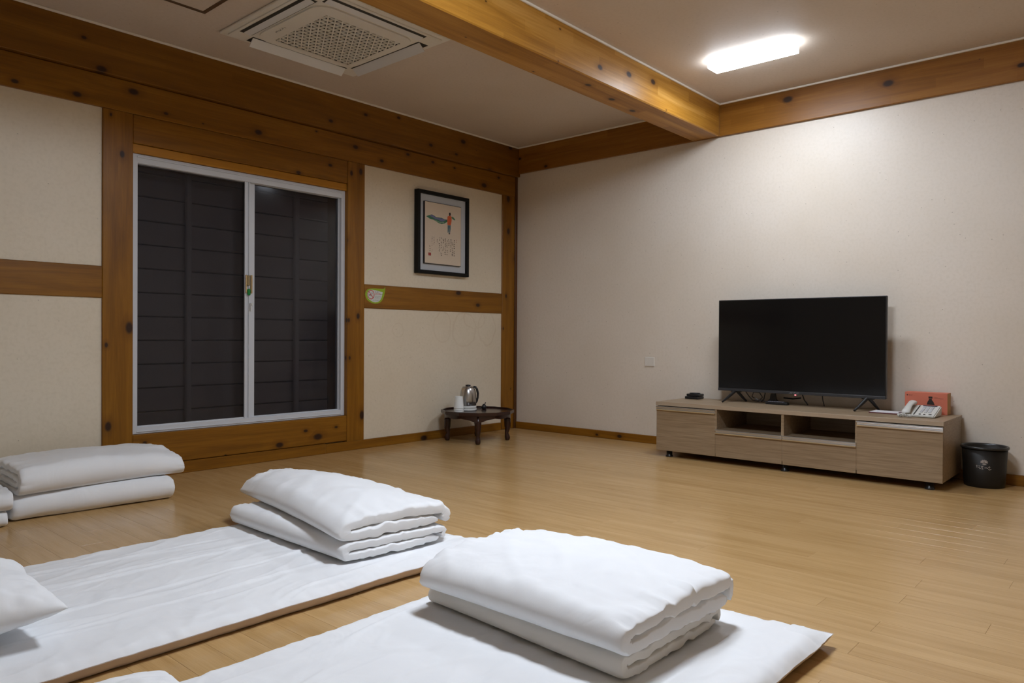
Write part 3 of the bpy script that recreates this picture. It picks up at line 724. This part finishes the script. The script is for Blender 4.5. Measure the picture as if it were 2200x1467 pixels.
# ================================================================ TELEVISION
TX = -0.150
tv = root('television', (-0.13, -2.465, CT), 'large flat black television standing on the taupe cabinet', 'television')
TY0, TY1, TZ0, TZ1 = -2.980, -1.939, 0.435, 1.038
MB().box(TX, TX+0.028, TY0, TY1, TZ0, TZ1, 0.003, 2).box(TX+0.026, TX+0.060, TY0+0.12, TY1-0.12, TZ0+0.02, TZ0+0.36, 0.012, 2).build('casing', BLACK, tv)
MB().box(TX-0.0008, TX, TY0+0.006, TY1-0.006, TZ0+0.020, TZ1-0.006).build('screen', SCREEN, tv)
MB().box(TX-0.004, TX, TY0+0.001, TY1-0.001, TZ0, TZ0+0.017, 0.0015).build('lower_bezel', simple('bezel', (0.035, 0.036, 0.040), 0.3), tv)
rr = random.Random(2); q = MB(); scribble(q, basis((TX-0.0042, -2.425, TZ0+0.009), (0, -1, 0), (0, 0, 1)), 0, 0, 0.011, 0.010, 6, False, rr, 1.0); q.build('maker_mark', simple('silver_print', (0.35, 0.35, 0.35), 0.5), tv)
MB().box(TX-0.003, TX+0.003, -2.462, -2.452, TZ0-0.008, TZ0+0.001, 0.001).build('standby_light', emis('standby_glow', (1.0, 0.03, 0.08, 1), 0.9), tv)
for yc in (-2.060, -2.880):
    q = MB()
    q.tube([(TX+0.012, yc, TZ0+0.006), (TX-0.050, yc+0.030, CT+0.030), (TX-0.095, yc+0.045, CT+0.005)], [0.011, 0.009, 0.006], 8)
    q.tube([(TX+0.016, yc, TZ0+0.006), (TX+0.055, yc-0.028, CT+0.030), (TX+0.085, yc-0.040, CT+0.005)], [0.011, 0.009, 0.006], 8)
    q.box(TX+0.002, TX+0.026, yc-0.035, yc+0.035, TZ0-0.006, TZ0+0.002, 0.003)
    q.build('leg', BLACK, tv)
q = MB()
q.tube([(-0.10, -2.10, TZ0+0.01), (-0.09, -2.13, 0.40), (-0.08, -2.15, 0.375), (-0.08, -2.19, 0.372), (-0.09, -2.22, 0.40), (-0.09, -2.20, 0.43), (-0.09, -2.16, 0.43), (-0.09, -2.15, 0.40), (-0.085, -2.19, 0.380), (-0.08, -2.25, 0.372)], 0.003, 6)
q.tube([(-0.09, -2.24, 0.44), (-0.09, -2.23, 0.39), (-0.085, -2.21, 0.368)], 0.0035, 6)
q.tube([(-0.09, -2.475, 0.44), (-0.09, -2.49, 0.40), (-0.08, -2.51, 0.368)], 0.004, 6)
q.tube([(-0.09, -2.60, 0.44), (-0.09, -2.605, 0.40), (-0.08, -2.61, 0.367)], 0.003, 6)
q.tube([(-0.09, -2.36, 0.405), (-0.09, -2.42, 0.402), (-0.09, -2.47, 0.410)], 0.005, 6)
tag(q.build('cables', BLACK, tv), kind='stuff')
# small things on the cabinet
rc = root('remote_control', (-0.13, -2.33, CT), 'black remote control with pale keys lying under the television', 'remote control', rotz=math.radians(4))
adopt(MB().box(-0.155, -0.112, -2.405, -2.265, CT+0.0005, CT+0.018, 0.005, 2).build('body', BLACK), rc)
q = MB()
for a in range(7):
    for b in range(3): q.box(-0.150+b*0.013, -0.143+b*0.013, -2.288-a*0.015, -2.281-a*0.015, CT+0.017, CT+0.020, 0.001)
adopt(q.build('keys', simple('grey_keys', (0.30, 0.29, 0.33), 0.5), None, kind=None), rc)
ab = root('antenna_stand', (-0.095, -2.285, CT), 'small black angular stand behind the remote control', 'stand')
adopt(MB().prism([(-2.335, CT+0.0005), (-2.235, CT+0.0005), (-2.265, CT+0.030), (-2.272, CT+0.066), (-2.300, CT+0.066), (-2.305, CT+0.030)], 0, 'x', -0.082, -0.066).build('body', BLACK), ab)
sb = root('set_top_box', (-0.10, -1.735, CT), 'small black set top box at the end of the cabinet top', 'set top box')
adopt(MB().box(-0.150, -0.060, -1.790, -1.690, CT+0.0005, CT+0.018, 0.004, 2).build('lower_case', BLACK), sb)
adopt(MB().box(-0.145, -0.065, -1.793, -1.700, CT+0.020, CT+0.036, 0.004, 2).build('upper_case', BLACK), sb)
q = MB(); q.tube([(-0.105+0.028*math.cos(t/10*PI), -1.745+0.036*math.sin(t/10*PI), CT+0.038) for t in range(21)], 0.003, 6); adopt(q.build('cord', BLACK, None, True), sb)
# boxed bottle set behind the phone
bx = root('gift_box', (-0.075, -3.175, CT), 'coral pink carton printed with a dark bottle, standing behind the telephone', 'box')
CORAL = simple('coral_card', (0.62, 0.17, 0.10), 0.6)
adopt(MB().box(-0.110, -0.030, -3.285, -3.070, CT+0.0005, 0.484, 0.001).build('carton', CORAL), bx)
adopt(MB().box(-0.109, -0.031, -3.2862, -3.2852, CT+0.003, 0.4835).build('kraft_side', simple('kraft_card', (0.48, 0.27, 0.10), 0.7)), bx)
Bx = basis((-0.1105, 0, 0), (0, -1, 0), (0, 0, 1))
q = MB()
for pts in ([(3.182, 0.417), (3.222, 0.417), (3.216, 0.434), (3.208, 0.444), (3.208, 0.450), (3.193, 0.450), (3.193, 0.444), (3.187, 0.434)], [(3.191, 0.452), (3.211, 0.452), (3.211, 0.463), (3.191, 0.463)]):
    q.bm.faces.new([q.bm.verts.new(Bx @ Vector((p[0], p[1], 0.0002))) for p in pts])
adopt(q.build('printed_bottle', INK), bx)
rr = random.Random(9); q = MB()
q.bm.faces.new([q.bm.verts.new(Bx @ Vector((3.083+0.004*math.cos(a), 0.467+0.004*math.sin(a), 0.0002))) for a in (0, 1.26, 2.51, 3.77, 5.03)])
scribble(q, Bx, 3.093, 0.469, 0.0045, 0.0045, 4, False, rr, 1.1); scribble(q, Bx, 3.093, 0.463, 0.004, 0.0035, 4, False, rr, 1.1)
scribble(q, Bx, 3.221, 0.460, 0.0045, 0.005, 4, False, rr, 1.1); scribble(q, Bx, 3.221, 0.453, 0.0045, 0.0045, 10, False, rr, 1.05)
tag(adopt(q.build('printed_lines', INK), bx), kind='stuff')
# telephone: wedge body, handset, keys, coiled cord
ph = root('telephone', (-0.235, -3.175, CT), 'cream desk telephone with coiled cord on the cabinet end', 'telephone', rotz=0)
PHW = simple('phone_plastic', (0.62, 0.61, 0.57), 0.4)
q = MB(); bm = q.bm
yA, yB, xF, xK = -3.268, -3.108, -0.335, -0.165
pts = [(xF, CT+0.001), (xF-0.002, CT+0.010), (xK, CT+0.056), (xK+0.006, CT+0.050), (xK+0.004, CT+0.001)]
q.prism(pts, 0, 'y', yA, yB); o = q.build('body', PHW)
bm = bmesh.new(); bm.from_mesh(o.data); bmesh.ops.bevel(bm, geom=list(bm.edges), offset=0.005, segments=2, affect='EDGES'); bm.to_mesh(o.data); bm.free(); adopt(o, ph)
sl0 = (0.056-0.010)/(xK-xF+0.002)
topz = lambda x: CT+0.010+sl0*(x-xF+0.002)
def onkey(mb, x0, x1, y0, y1, hh, off=0.0):
    q8 = [mb.bm.verts.new((x, y, topz(x)+off+d_)) for d_ in (0.0005, hh) for x, y in ((x0, y0), (x1, y0), (x1, y1), (x0, y1))]
    for F in ((0, 1, 2, 3), (4, 5, 6, 7), (0, 1, 5, 4), (1, 2, 6, 5), (2, 3, 7, 6), (3, 0, 4, 7)): mb.bm.faces.new([q8[i_] for i_ in F])
q = MB()
for a in range(4):
    for b in range(3): onkey(q, -0.285+a*0.024, -0.270+a*0.024, -3.200-b*0.020, -3.187-b*0.020, 0.004)
adopt(q.build('keypad', simple('phone_keys', (0.52, 0.52, 0.54), 0.5)), ph)
q = MB(); onkey(q, -0.186, -0.172, -3.250, -3.180, 0.002); adopt(q.build('display', simple('lcd', (0.05, 0.06, 0.08), 0.2)), ph)
q = MB(); onkey(q, -0.318, -0.312, -3.198, -3.188, 0.003); onkey(q, -0.318, -0.312, -3.220, -3.210, 0.003); onkey(q, -0.318, -0.312, -3.250, -3.236, 0.003); adopt(q.build('function_keys', INK), ph)
q = MB(); onkey(q, -0.325, -0.180, -3.168, -3.162, 0.0015); adopt(q.build('cradle', DARKIN), ph)
# handset
q = MB(); bm = q.bm; hs = []
for k in range(13):
    t = k/12; x = -0.338 + 0.175*t; lift = 0.014 + 0.010*math.sin(PI*t); hw = 0.024 - 0.007*math.sin(PI*t); th = 0.017 - 0.004*math.sin(PI*t)
    if k in (0, 12): hw *= 0.8; th *= 0.5
    zc = topz(x) + lift
    hs.append([bm.verts.new((x, -3.128+hw*math.cos(a)*1.0, zc + th*0.7*math.sin(a) - (0.004 if k in (1, 2, 10, 11) and math.sin(a) < 0 else 0))) for a in [2*PI*j/12 for j in range(12)]])
for a, b in zip(hs, hs[1:]):
    for j in range(12): bm.faces.new((a[j], a[(j+1) % 12], b[(j+1) % 12], b[j]))
bm.faces.new(hs[0]); bm.faces.new(hs[-1]); adopt(q.build('handset', PHW, None, True), ph)
q = MB(); pts = []
path = [(-0.340, -3.128, CT+0.020), (-0.362, -3.110, CT+0.010), (-0.385, -3.105, CT+0.011), (-0.400, -3.120, CT+0.012), (-0.398, -3.150, CT+0.012), (-0.388, -3.170, CT+0.011)]
NN = 150
for k in range(NN):
    t = k/(NN-1)*(len(path)-1); i_ = min(int(t), len(path)-2); ff = t-i_
    c = Vector(path[i_]).lerp(Vector(path[i_+1]), ff); d = (Vector(path[i_+1])-Vector(path[i_])).normalized(); s_ = d.cross(Vector((0, 0, 1)))
    a = k*0.9
    rad = 0.0075*min(1, k/12+0.1)
    pts.append(c + s_*rad*math.cos(a) + Vector((0, 0, rad*math.sin(a))))
q.tube(pts, 0.0021, 5); adopt(q.build('coiled_cord', PHW, None, True), ph)
# note pad
npd = root('note_pad', (-0.20, -3.01, CT), 'white note pad in a dark red folder beside the telephone', 'note pad', rotz=0)
adopt(MB().box(-0.262, -0.135, -3.092, -2.918, CT+0.0005, CT+0.006, 0.001).build('folder', simple('dark_red_leather', (0.10, 0.012, 0.015), 0.4)), npd)
adopt(MB().box(-0.256, -0.140, -3.072, -2.922, CT+0.006, CT+0.0085, 0.0005).build('sheets', simple('white_sheets', (0.72, 0.70, 0.72), 0.7)), npd)
adopt(MB().box(-0.262, -0.225, -3.093, -3.074, CT+0.006, CT+0.014, 0.002).build('clip', simple('clip_red', (0.07, 0.01, 0.015), 0.3)), npd)

# ================================================================ BIN
bc = (-0.128, -3.466)
bn = root('waste_bin', (*bc, 0), 'round black plastic waste bin with a pale flower emblem beside the cabinet', 'waste bin')
MB().lathe([(0.090, 0.0), (0.094, 0.003), (0.097, 0.03), (0.106, 0.208), (0.103, 0.208), (0.093, 0.03), (0.088, 0.008), (0.001, 0.008)], (*bc, 0), 48, close=False).build('body', simple('bin_plastic', (0.014, 0.011, 0.008), 0.5, 0, 0.3), bn, True)
MB().lathe([(0.1035, 0.203), (0.111, 0.203), (0.1135, 0.207), (0.1135, 0.213), (0.110, 0.217), (0.104, 0.216), (0.1035, 0.203)], (*bc, 0), 48, close=False).build('rim', simple('bin_rim', (0.02, 0.02, 0.02), 0.3), bn, True)
EM = simple('emblem_grey', (0.42, 0.38, 0.35), 0.6)
def onbin(a, z_): 
    rr_ = 0.0955+0.0105*(z_-0.0)/0.208+0.0012
    th = math.radians(188)+a/0.10
    return (bc[0]+rr_*math.cos(th), bc[1]+rr_*math.sin(th), z_)
q = MB()
def quadb(x0, z0, x1, z1, wd):
    d = Vector((x1-x0, z1-z0)); L = d.length; d.normalize(); nx, nz = -d.y*wd/2, d.x*wd/2
    for s_ in range(3):
        a0, a1 = s_/3, (s_+1)/3
        q.bm.faces.new([q.bm.verts.new(onbin(x0+(x1-x0)*t+nx*sg, z0+(z1-z0)*t+nz*sg)) for t, sg in ((a0, 1), (a1, 1), (a1, -1), (a0, -1))])
for k in range(7):
    a = math.radians(90+(-3+k)*34); c0, c1 = 0.004, 0.016
    quadb(c0*math.cos(a), 0.140+c0*math.sin(a), c1*math.cos(a), 0.140+c1*0.8*math.sin(a), 0.0052)
for k in range(5): quadb(-0.006, 0.132+0.003*k, 0.006, 0.133+0.003*k, 0.0016)
for k in range(3): quadb(-0.008+0.005*k, 0.130, 0.002+0.004*k, 0.126+0.001*k, 0.003)
q.build('flower_emblem', EM, bn)
q = MB(); 
strokes = [(-0.036, 0.118, -0.028, 0.118), (-0.032, 0.122, -0.032, 0.108), (-0.027, 0.112, -0.018, 0.108), (-0.024, 0.120, -0.018, 0.116), (-0.021, 0.104, -0.014, 0.105),
           (-0.012, 0.118, -0.007, 0.106), (-0.010, 0.112, -0.004, 0.119), (-0.011, 0.103, -0.003, 0.104), (0.002, 0.110, 0.009, 0.111), (0.009, 0.112, 0.016, 0.108),
           (0.018, 0.116, 0.024, 0.110), (0.019, 0.106, 0.024, 0.100), (0.024, 0.100, 0.032, 0.105), (0.027, 0.114, 0.022, 0.119)]
for s_ in strokes: quadb(*s_, 0.0028)
q.build('script_lettering', EM, bn)

# ================================================================ BEDDING
def N3(x, y, z): return noise.noise(Vector((x, y, z)))
def gridmesh(name, P, nu, nv, mat, wrapu=False, smooth=True, caps=None):
    """P: array (nv, nu, 3)"""
    verts = P.reshape(-1, 3)
    faces = []
    uu = nu if wrapu else nu-1
    for j in range(nv-1):
        for i in range(uu):
            i2 = (i+1) % nu
            faces.append((j*nu+i, j*nu+i2, (j+1)*nu+i2, (j+1)*nu+i))
    if caps: faces += caps
    me = bpy.data.meshes.new(name); me.from_pydata(verts.tolist(), [], faces); me.update()
    bm = bmesh.new(); bm.from_mesh(me); bmesh.ops.recalc_face_normals(bm, faces=bm.faces[:]); bm.to_mesh(me); bm.free()
    o = link(name, me, mat, None, smooth); return o
def q3(M, a, b):
    """smooth quadratic interpolation of a 3x3 table; rows b, columns a"""
    def L(t): return (2*(t-0.5)*(t-1), 4*t*(1-t), 2*t*(t-0.5))
    A, Bb = L(a), L(b)
    return sum(Bb[j]*A[i]*M[j][i] for j in range(3) for i in range(3))

def sleeping_mat(name, label, x0, x1, y0, y1, h, seed, creases, ends=(0.02, 0.02)):
    t = root(name, ((x0+x1)/2, (y0+y1)/2, 0), label, 'sleeping mat')
    nu, nv = 240, 210
    zm = 0.030
    top = np.zeros((nv, nu, 3)); bot = np.zeros((nv, nu, 3))
    for j in range(nv):
        v = j/(nv-1); 
        for i in range(nu):
            u = i/(nu-1)
            us = 0.5-0.5*math.cos(PI*u)*0.35 - (0.5-u)*(-0.65)*-1 if False else u
            # gather grid lines toward edges
            ue = 0.5-0.5*math.cos(PI*u); us = 0.75*u+0.25*ue
            ve = 0.5-0.5*math.cos(PI*v); vs = 0.6*v+0.4*ve
            x = x0+(x1-x0)*us; y = y0+(y1-y0)*vs
            dx = min(x-x0, x1-x); dy = min(y-y0, y1-y)
            ex, ey = min(dx/0.11, 1), min(dy/0.05, 1)
            fx = 1-(1-ex)**2.0; fy = 1-(1-ey)**2.4
            e = fx*fy
            # outline: scalloped seams, ears at the corners
            k = math.exp(-dy/0.05); ky = math.exp(-dx/0.06)
            yy = y + (1 if y > (y0+y1)/2 else -1)*k*(0.007*N3(x*5, seed, 1)+0.004*N3(x*19, seed, 2) - 0.012*math.sin(PI*us))
            xx = x + (1 if x > (x0+x1)/2 else -1)*ky*(0.008*N3(y*6, seed, 3)+0.005*N3(y*22, seed, 4) - 0.030*math.sin(PI*vs)**0.7)
            cr_ = 0
            for (c0, sl_, am, wd, xa, xb) in creases:
                d = abs(y-(c0+sl_*(x-x0)+0.006*N3(x*2.2, c0*9, seed)))
                m_ = max(0, min(1, (x-xa)/0.15))*max(0, min(1, (xb-x)/0.15))
                cr_ += 1.8*am*math.exp(-(d/wd)**1.4)*m_
            wv = 0.0040*N3(x*3, y*7, seed)+0.0030*N3(x*6+y*3, y*19, seed+3)+0.0030*max(0, 1-9*abs(N3(x*2.5+y, y*7, seed+6)))+0.0016*max(0, 1-8*abs(N3(x*6-y*5, y*8+x*2, seed+16)))
            # gathers running inward from the seams
            ru = 0.0045*N3(x*40, y*5, seed+7)*math.exp(-dy/0.06) + 0.0080*N3(y*28, x*3, seed+9)*math.exp(-dx/0.11)
            zt = zm+(h-zm)*e+(wv+cr_)*min(1, dy/0.03)*min(1, dx/0.03)+ru*min(1, (min(dx, dy))/0.012)
            lift = 0.0
            if dx < 0.09 and dy < 0.09: lift = 0.004
            top[j, i] = (xx, yy, zt+lift)
            eb = min(1, min(dx, dy)/0.028); ins = 0.0
            bot[j, i] = (xx, yy, (zm+lift)*(1-(1-(1-eb)**1.6))+0.0015 if eb < 1 else 0.0015)
            # the underside tucks in slightly below the seam
    o1 = gridmesh('top_cover', top, nu, nv, WHITE); o2 = gridmesh('side_cloth', bot, nu, nv, BEIGE)
    tag(o2, 'beige cloth wrapping the side and underside')
    adopt(o1, t); adopt(o2, t)
    return t

def folded(name, label, cat, group, corners, n, t, base, H3, seed, mat=WHITE, puff=1.0, nb=84, thin_end=0.42, loose=0.010, ruff=1.0, tuck=0.03, axis_wr=1.0, crease=1.0):
    """a quilt folded into n layers. corners: (a0b0, a1b0, a0b1, a1b1) footprint; fold at a=0; layers open at a=1; b runs along the fold."""
    C = [Vector((*c, 0)) for c in corners]
    W = ((C[1]-C[0]).length+(C[3]-C[2]).length)/2; L = ((C[2]-C[0]).length+(C[3]-C[1]).length)/2
    path = []; step = 0.012
    def seg(a0, a1, z_):
        m_ = max(2, int(abs(a1-a0)/step))
        for k in range(m_): path.append((a0+(a1-a0)*k/m_, z_))
    def arc(ca, cz, r_, s0, s1, ex=1.0):
        m_ = max(6, int(abs(s1-s0)*r_/0.006)); 
        for k in range(m_):
            q_ = s0+(s1-s0)*k/m_; path.append((ca+r_*ex*math.cos(q_), cz+r_*math.sin(q_)))
    if n == 2:
        seg(W-1.12*t, t, 0.5*t); arc(t, t, 0.5*t, -PI/2, -3*PI/2, 1.1); seg(t, W-0.8*t, 1.5*t); arc(W-0.8*t, 0.85*t, 0.65*t, PI/2, -0.38*PI, 0.72)
    elif n == 3:
        seg(W-2.2*t, 1.9*t, 1.5*t); arc(1.9*t, 1.0*t, 0.5*t, PI/2, 3*PI/2, 1.0); seg(1.9*t, W-1.5*t, 0.5*t)
        arc(W-1.5*t, 1.5*t, 1.0*t, -PI/2, PI/2, 1.0); seg(W-1.5*t, 1.3*t, 2.5*t); arc(1.3*t, 1.25*t, 1.25*t, PI/2, 1.33*PI, 0.8)
    else:
        R_ = 1.5*t
        seg(W-0.012, R_+0.5*t, 0.5*t); arc(R_+0.5*t, 2*t, R_, -PI/2, -3*PI/2, 0.9); seg(R_+0.5*t, W-t*1.1, 3.5*t)
        arc(W-t*1.1, 3*t, 0.5*t, PI/2, -PI/2, 1.3); seg(W-t*1.1, 2.2*t, 2.5*t); arc(2.2*t, 2*t, 0.5*t, PI/2, 3*PI/2, 1.1); seg(2.2*t, W-0.02, 1.5*t); path.append((W-0.02, 1.5*t))
    P = np.array(path); T = np.gradient(P, axis=0); T /= np.linalg.norm(T, axis=1)[:, None]+1e-9
    Nn = np.stack([-T[:, 1], T[:, 0]], 1); m_ = len(P)
    nu = 2*m_; Pl = P.tolist(); Nl = Nn.tolist()
    out = np.zeros((nb, nu, 3)); TT = n*t
    for j in range(nb):
        v = j/(nb-1); v = 0.5-0.5*math.cos(PI*v)
        b = v*L; d = min(b, L-b)
        g = thin_end+(1-thin_end)*math.sqrt(max(0, 1-(1-min(1, d/0.022))**2))
        for i in range(m_):
            a, zz = Pl[i]; s = i*step
            hw = 0.515*t*g
            tip = min(1, (min(i, m_-1-i)+0.3)/4.0); hw *= math.sqrt(max(0.06, 1-(1-tip)**2))
            # whole layer wavers a little: layer offset along b, gentle swell
            bo = loose*N3(s*3.1, seed, 0.0 if v < 0.5 else 5.0)*(1-min(1, d/0.15))
            rf = ruff*t*(0.30*N3(s*26, seed+2, v*2)+0.18*N3(s*60, seed+4, v*3))*math.exp(-d/0.035)
            for side, idx in ((1, i), (-1, nu-1-i)):
                aa = a+side*Nl[i][0]*hw; z_ = zz+side*Nl[i][1]*hw
                aa += rf*Nl[i][0]; z_ += rf*Nl[i][1]
                z_ += puff*t*0.05*N3(a*9, b*9, seed+side+zz*40)
                an = min(1, max(0, aa/W)); bn_ = v
                fr_ = z_/TT
                e4 = (abs(2*an-1))**5
                bb = bn_ + (0.5-bn_)*2*tuck*e4/2
                zb = q3(base, an, bn_) if isinstance(base, (list, tuple)) else base
                Hh = q3(H3, an, bn_)
                x_ = (1-an)*(1-bb)*C[0]+an*(1-bb)*C[1]+(1-an)*bb*C[2]+an*bb*C[3]
                ex = (aa/W-an)*W
                dirA = (C[1]-C[0]).normalized(); dirB = (C[2]-C[0]).normalized()
                x_ = x_ + dirA*ex + dirB*(bo if v > 0.5 else -bo)
                zf = zb + fr_*Hh
                if fr_ > 0.85:       # creases and dimples of the upper face
                    wt = (fr_-0.85)/0.15
                    rid = max(0, 1-7*abs(N3(a*4-b*2, b*3.5, seed+8)))*0.0045 + max(0, 1-7*abs(N3(a*9+b*6, b*8-a*3, seed+18)))*0.0022
                    gat = 0.0115*N3(a*38, b*4, seed+11)*math.exp(-d/0.06) + 0.0050*N3(a*3, b*30, seed+13)*math.exp(-min(a, abs(W-a))/0.07)
                    zf += crease*wt*(0.0060*N3(a*4*axis_wr, b*5, seed)+0.0030*N3(a*11+b*5, b*13-a*7, seed+5)+rid+gat)
                out[j, idx] = (x_.x, x_.y, zf)
    caps = [tuple(q_) for i in range(m_-1) for q_ in ((i, i+1, nu-2-i, nu-1-i),)]
    off = (nb-1)*nu
    caps += [(off+i, off+nu-1-i, off+nu-2-i, off+i+1) for i in range(m_-1)]
    o = gridmesh(name, out, nu, nb, mat, wrapu=True, caps=caps)
    c = (C[0]+C[1]+C[2]+C[3])/4
    o.data.transform(Matrix.Translation((-c.x, -c.y, 0))); o.location = (c.x, c.y, 0)
    return tag(o, label, cat, group)

sleeping_mat('sleeping_mat', 'white sleeping mat nearer the window, folded quilts at its far end', -4.86, -2.81, -2.372, -1.432, 0.047, 3.0,
    [(-1.60, -0.01, 0.0030, 0.006, -4.9, -3.4), (-1.80, 0.02, 0.0036, 0.006, -4.9, -3.2), (-2.02, 0.03, 0.0040, 0.005, -4.6, -3.0), (-1.72, -0.02, 0.0022, 0.010, -4.4, -3.5), (-2.14, 0.01, 0.003, 0.006, -4.9, -3.3)])
sleeping_mat('sleeping_mat', 'white sleeping mat closest to the camera with a large folded quilt on it', -4.92, -2.83, -3.560, -2.590, 0.052, 8.0,
    [(-2.86, 0.0, 0.0020, 0.008, -4.9, -3.6), (-3.10, 0.01, 0.0018, 0.008, -4.9, -3.5), (-3.40, 0.00, 0.0024, 0.010, -3.6, -2.9)])
G1 = 'folded quilts on the mat nearer the window'; G2 = 'folded quilts on the mat closest to the camera'; G3 = 'folded bedding by the window wall'
folded('folded_quilt', 'lower folded white quilt on the mat nearer the window', 'quilt', G1,
    ((-3.372, -2.215), (-2.945, -2.250), (-3.365, -1.45), (-2.93, -1.45)), 2, 0.032, 0.054, [[.056, .060, .056], [.064, .066, .060], [.068, .064, .056]], 1.0, ruff=1.0, loose=0.012, crease=0.4, thin_end=0.55)
folded('folded_quilt', 'upper puffy white quilt with pointed far corner, on the mat nearer the window', 'quilt', G1,
    ((-3.378, -2.200), (-2.925, -2.255), (-3.235, -1.29), (-2.92, -1.33)), 2, 0.047, [[.112, .117, .113], [.120, .122, .116], [.124, .122, .114]], [[.060, .080, .062], [.075, .112, .080], [.036, .084, .056]], 4.0, ruff=0.7, loose=0.014, thin_end=0.55)
folded('folded_quilt', 'lower folded cream quilt pressed flat on the mat closest to the camera', 'quilt', G2,
    ((-3.471, -3.340), (-3.010, -3.344), (-3.425, -2.665), (-3.00, -2.68)), 2, 0.029, 0.057, [[.053, .055, .054], [.055, .057, .055], [.053, .055, .052]], 6.0, mat=CREAM, ruff=1.1, loose=0.012, crease=0.4, thin_end=0.55)
folded('folded_quilt', 'upper thick white quilt with gathered end, on the mat closest to the camera', 'quilt', G2,
    ((-3.485, -3.348), (-3.000, -3.378), (-3.478, -2.690), (-3.00, -2.73)), 2, 0.040, [[.112, .115, .113], [.113, .116, .113], [.111, .113, .111]], [[.064, .082, .078], [.074, .106, .090], [.064, .096, .076]], 9.0, ruff=0.9, loose=0.014, thin_end=0.55)
# stack against the window wall: folds face the room, ends face sideways
folded('folded_quilt', 'lower folded white mattress under the window, beside the post', 'bedding', G3,
    ((-3.870, -0.600), (-3.870, -0.130), (-3.205, -0.635), (-3.205, -0.150)), 2, 0.055, 0.001, [[.105, .108, .105], [.108, .112, .108], [.104, .108, .104]], 12.0, ruff=0.6, nb=60, tuck=0.008, thin_end=0.5, crease=0.4)
folded('folded_quilt', 'upper thick folded white quilt under the window with its folds showing at one end', 'bedding', G3,
    ((-3.850, -0.640), (-3.850, -0.110), (-3.135, -0.600), (-3.185, -0.110)), 4, 0.030, [[.106, .112, .112], [.110, .114, .112], [.106, .112, .108]], [[.105, .112, .095], [.120, .128, .100], [.070, .112, .085]], 14.0, ruff=0.9, nb=60)
folded('folded_quilt', 'lower folded white mattress of the stack at the picture edge', 'bedding', G3,
    ((-4.56, -0.640), (-4.56, -0.16), (-3.885, -0.665), (-3.885, -0.16)), 2, 0.030, 0.001, [[.060, .064, .060], [.062, .066, .062], [.058, .060, .058]], 22.0, ruff=0.8, nb=50, crease=0.4)
folded('folded_quilt', 'upper folded white quilt of the stack at the picture edge', 'bedding', G3,
    ((-4.56, -0.660), (-4.56, -0.14), (-3.872, -0.680), (-3.885, -0.14)), 4, 0.022, 0.064, [[.08, .088, .08], [.085, .092, .085], [.074, .080, .070]], 24.0, ruff=0.8, nb=50)

def pillow(label, cx, cy, sx, sy, hh, z0, rz, seed, dip=0.0):
    nu = nv = 72
    objs = []
    for sgn in (1, -1):
        A = np.zeros((nv, nu, 3))
        for j in range(nv):
            for i in range(nu):
                u = -math.cos(PI*i/(nu-1)); v = -math.cos(PI*j/(nv-1))
                u = 0.7*u+0.3*(2*i/(nu-1)-1); v = 0.7*v+0.3*(2*j/(nv-1)-1)
                e = max(0, (1-u**4)*(1-v**4)) ** 0.5 * (1-0.12*(u*u+v*v))
                px = u*sx/2*(1-0.07*(1-abs(v)**1.5)*abs(u)); py = v*sy/2*(1-0.07*(1-abs(u)**1.5)*abs(v))
                w_ = 0.012*N3(u*2, v*2, seed)+0.008*abs(N3(u*5+v*2, v*5, seed+sgn))+0.004*N3(u*11, v*12, seed)
                rad = math.exp(-(1-max(abs(u), abs(v)))*6)
                w_ += 0.006*N3((u if abs(v) > abs(u) else v)*14, seed, sgn)*rad
                A[j, i] = (px, py, sgn*(hh*0.5*e*(1.0 if sgn > 0 else 0.75)+w_*min(1, e*1.5)))
        me = None
        objs.append(A)
    P = np.concatenate([objs[0], objs[1][:, ::-1]], 1)
    zmin = P[:, :, 2].min()
    P[:, :, 2] -= zmin
    # settle: flatten the underside
    P[:, :, 2] = np.where(P[:, :, 2] < 0.02, 0.02*(P[:, :, 2]/0.02)**2, P[:, :, 2])
    P[:, :, 2] += z0
    verts = P.reshape(-1, 3); w2 = 2*nu; faces = []
    for j in range(nv-1):
        for i in range(w2):
            i2 = (i+1) % w2
            faces.append((j*w2+i, j*w2+i2, (j+1)*w2+i2, (j+1)*w2+i))
    me = bpy.data.meshes.new('pillow'); me.from_pydata(verts.tolist(), [], faces); me.update()
    bm = bmesh.new(); bm.from_mesh(me)
    bmesh.ops.remove_doubles(bm, verts=bm.verts[:], dist=1e-4)
    # close the two open ends (front and back seams)
    bd_ = [e for e in bm.edges if len(e.link_faces) == 1]
    if bd_: bmesh.ops.holes_fill(bm, edges=bd_, sides=0)
    bmesh.ops.recalc_face_normals(bm, faces=bm.faces[:]); bm.to_mesh(me); bm.free()
    o = link('pillow', me, WHITE, None, True); o.location = (cx, cy, 0); o.rotation_euler = (0, 0, rz)
    return tag(o, label, 'pillow', 'pillows on the sleeping mats')
pillow('plump white pillow on the mat nearer the window, its pointed corner towards the quilts', -4.475, -1.985, 0.64, 0.44, 0.17, 0.054, math.radians(-3), 31.0)
pillow('white pillow on the mat closest to the camera, only one corner in view', -4.43, -2.90, 0.60, 0.42, 0.12, 0.058, math.radians(2), 35.0)
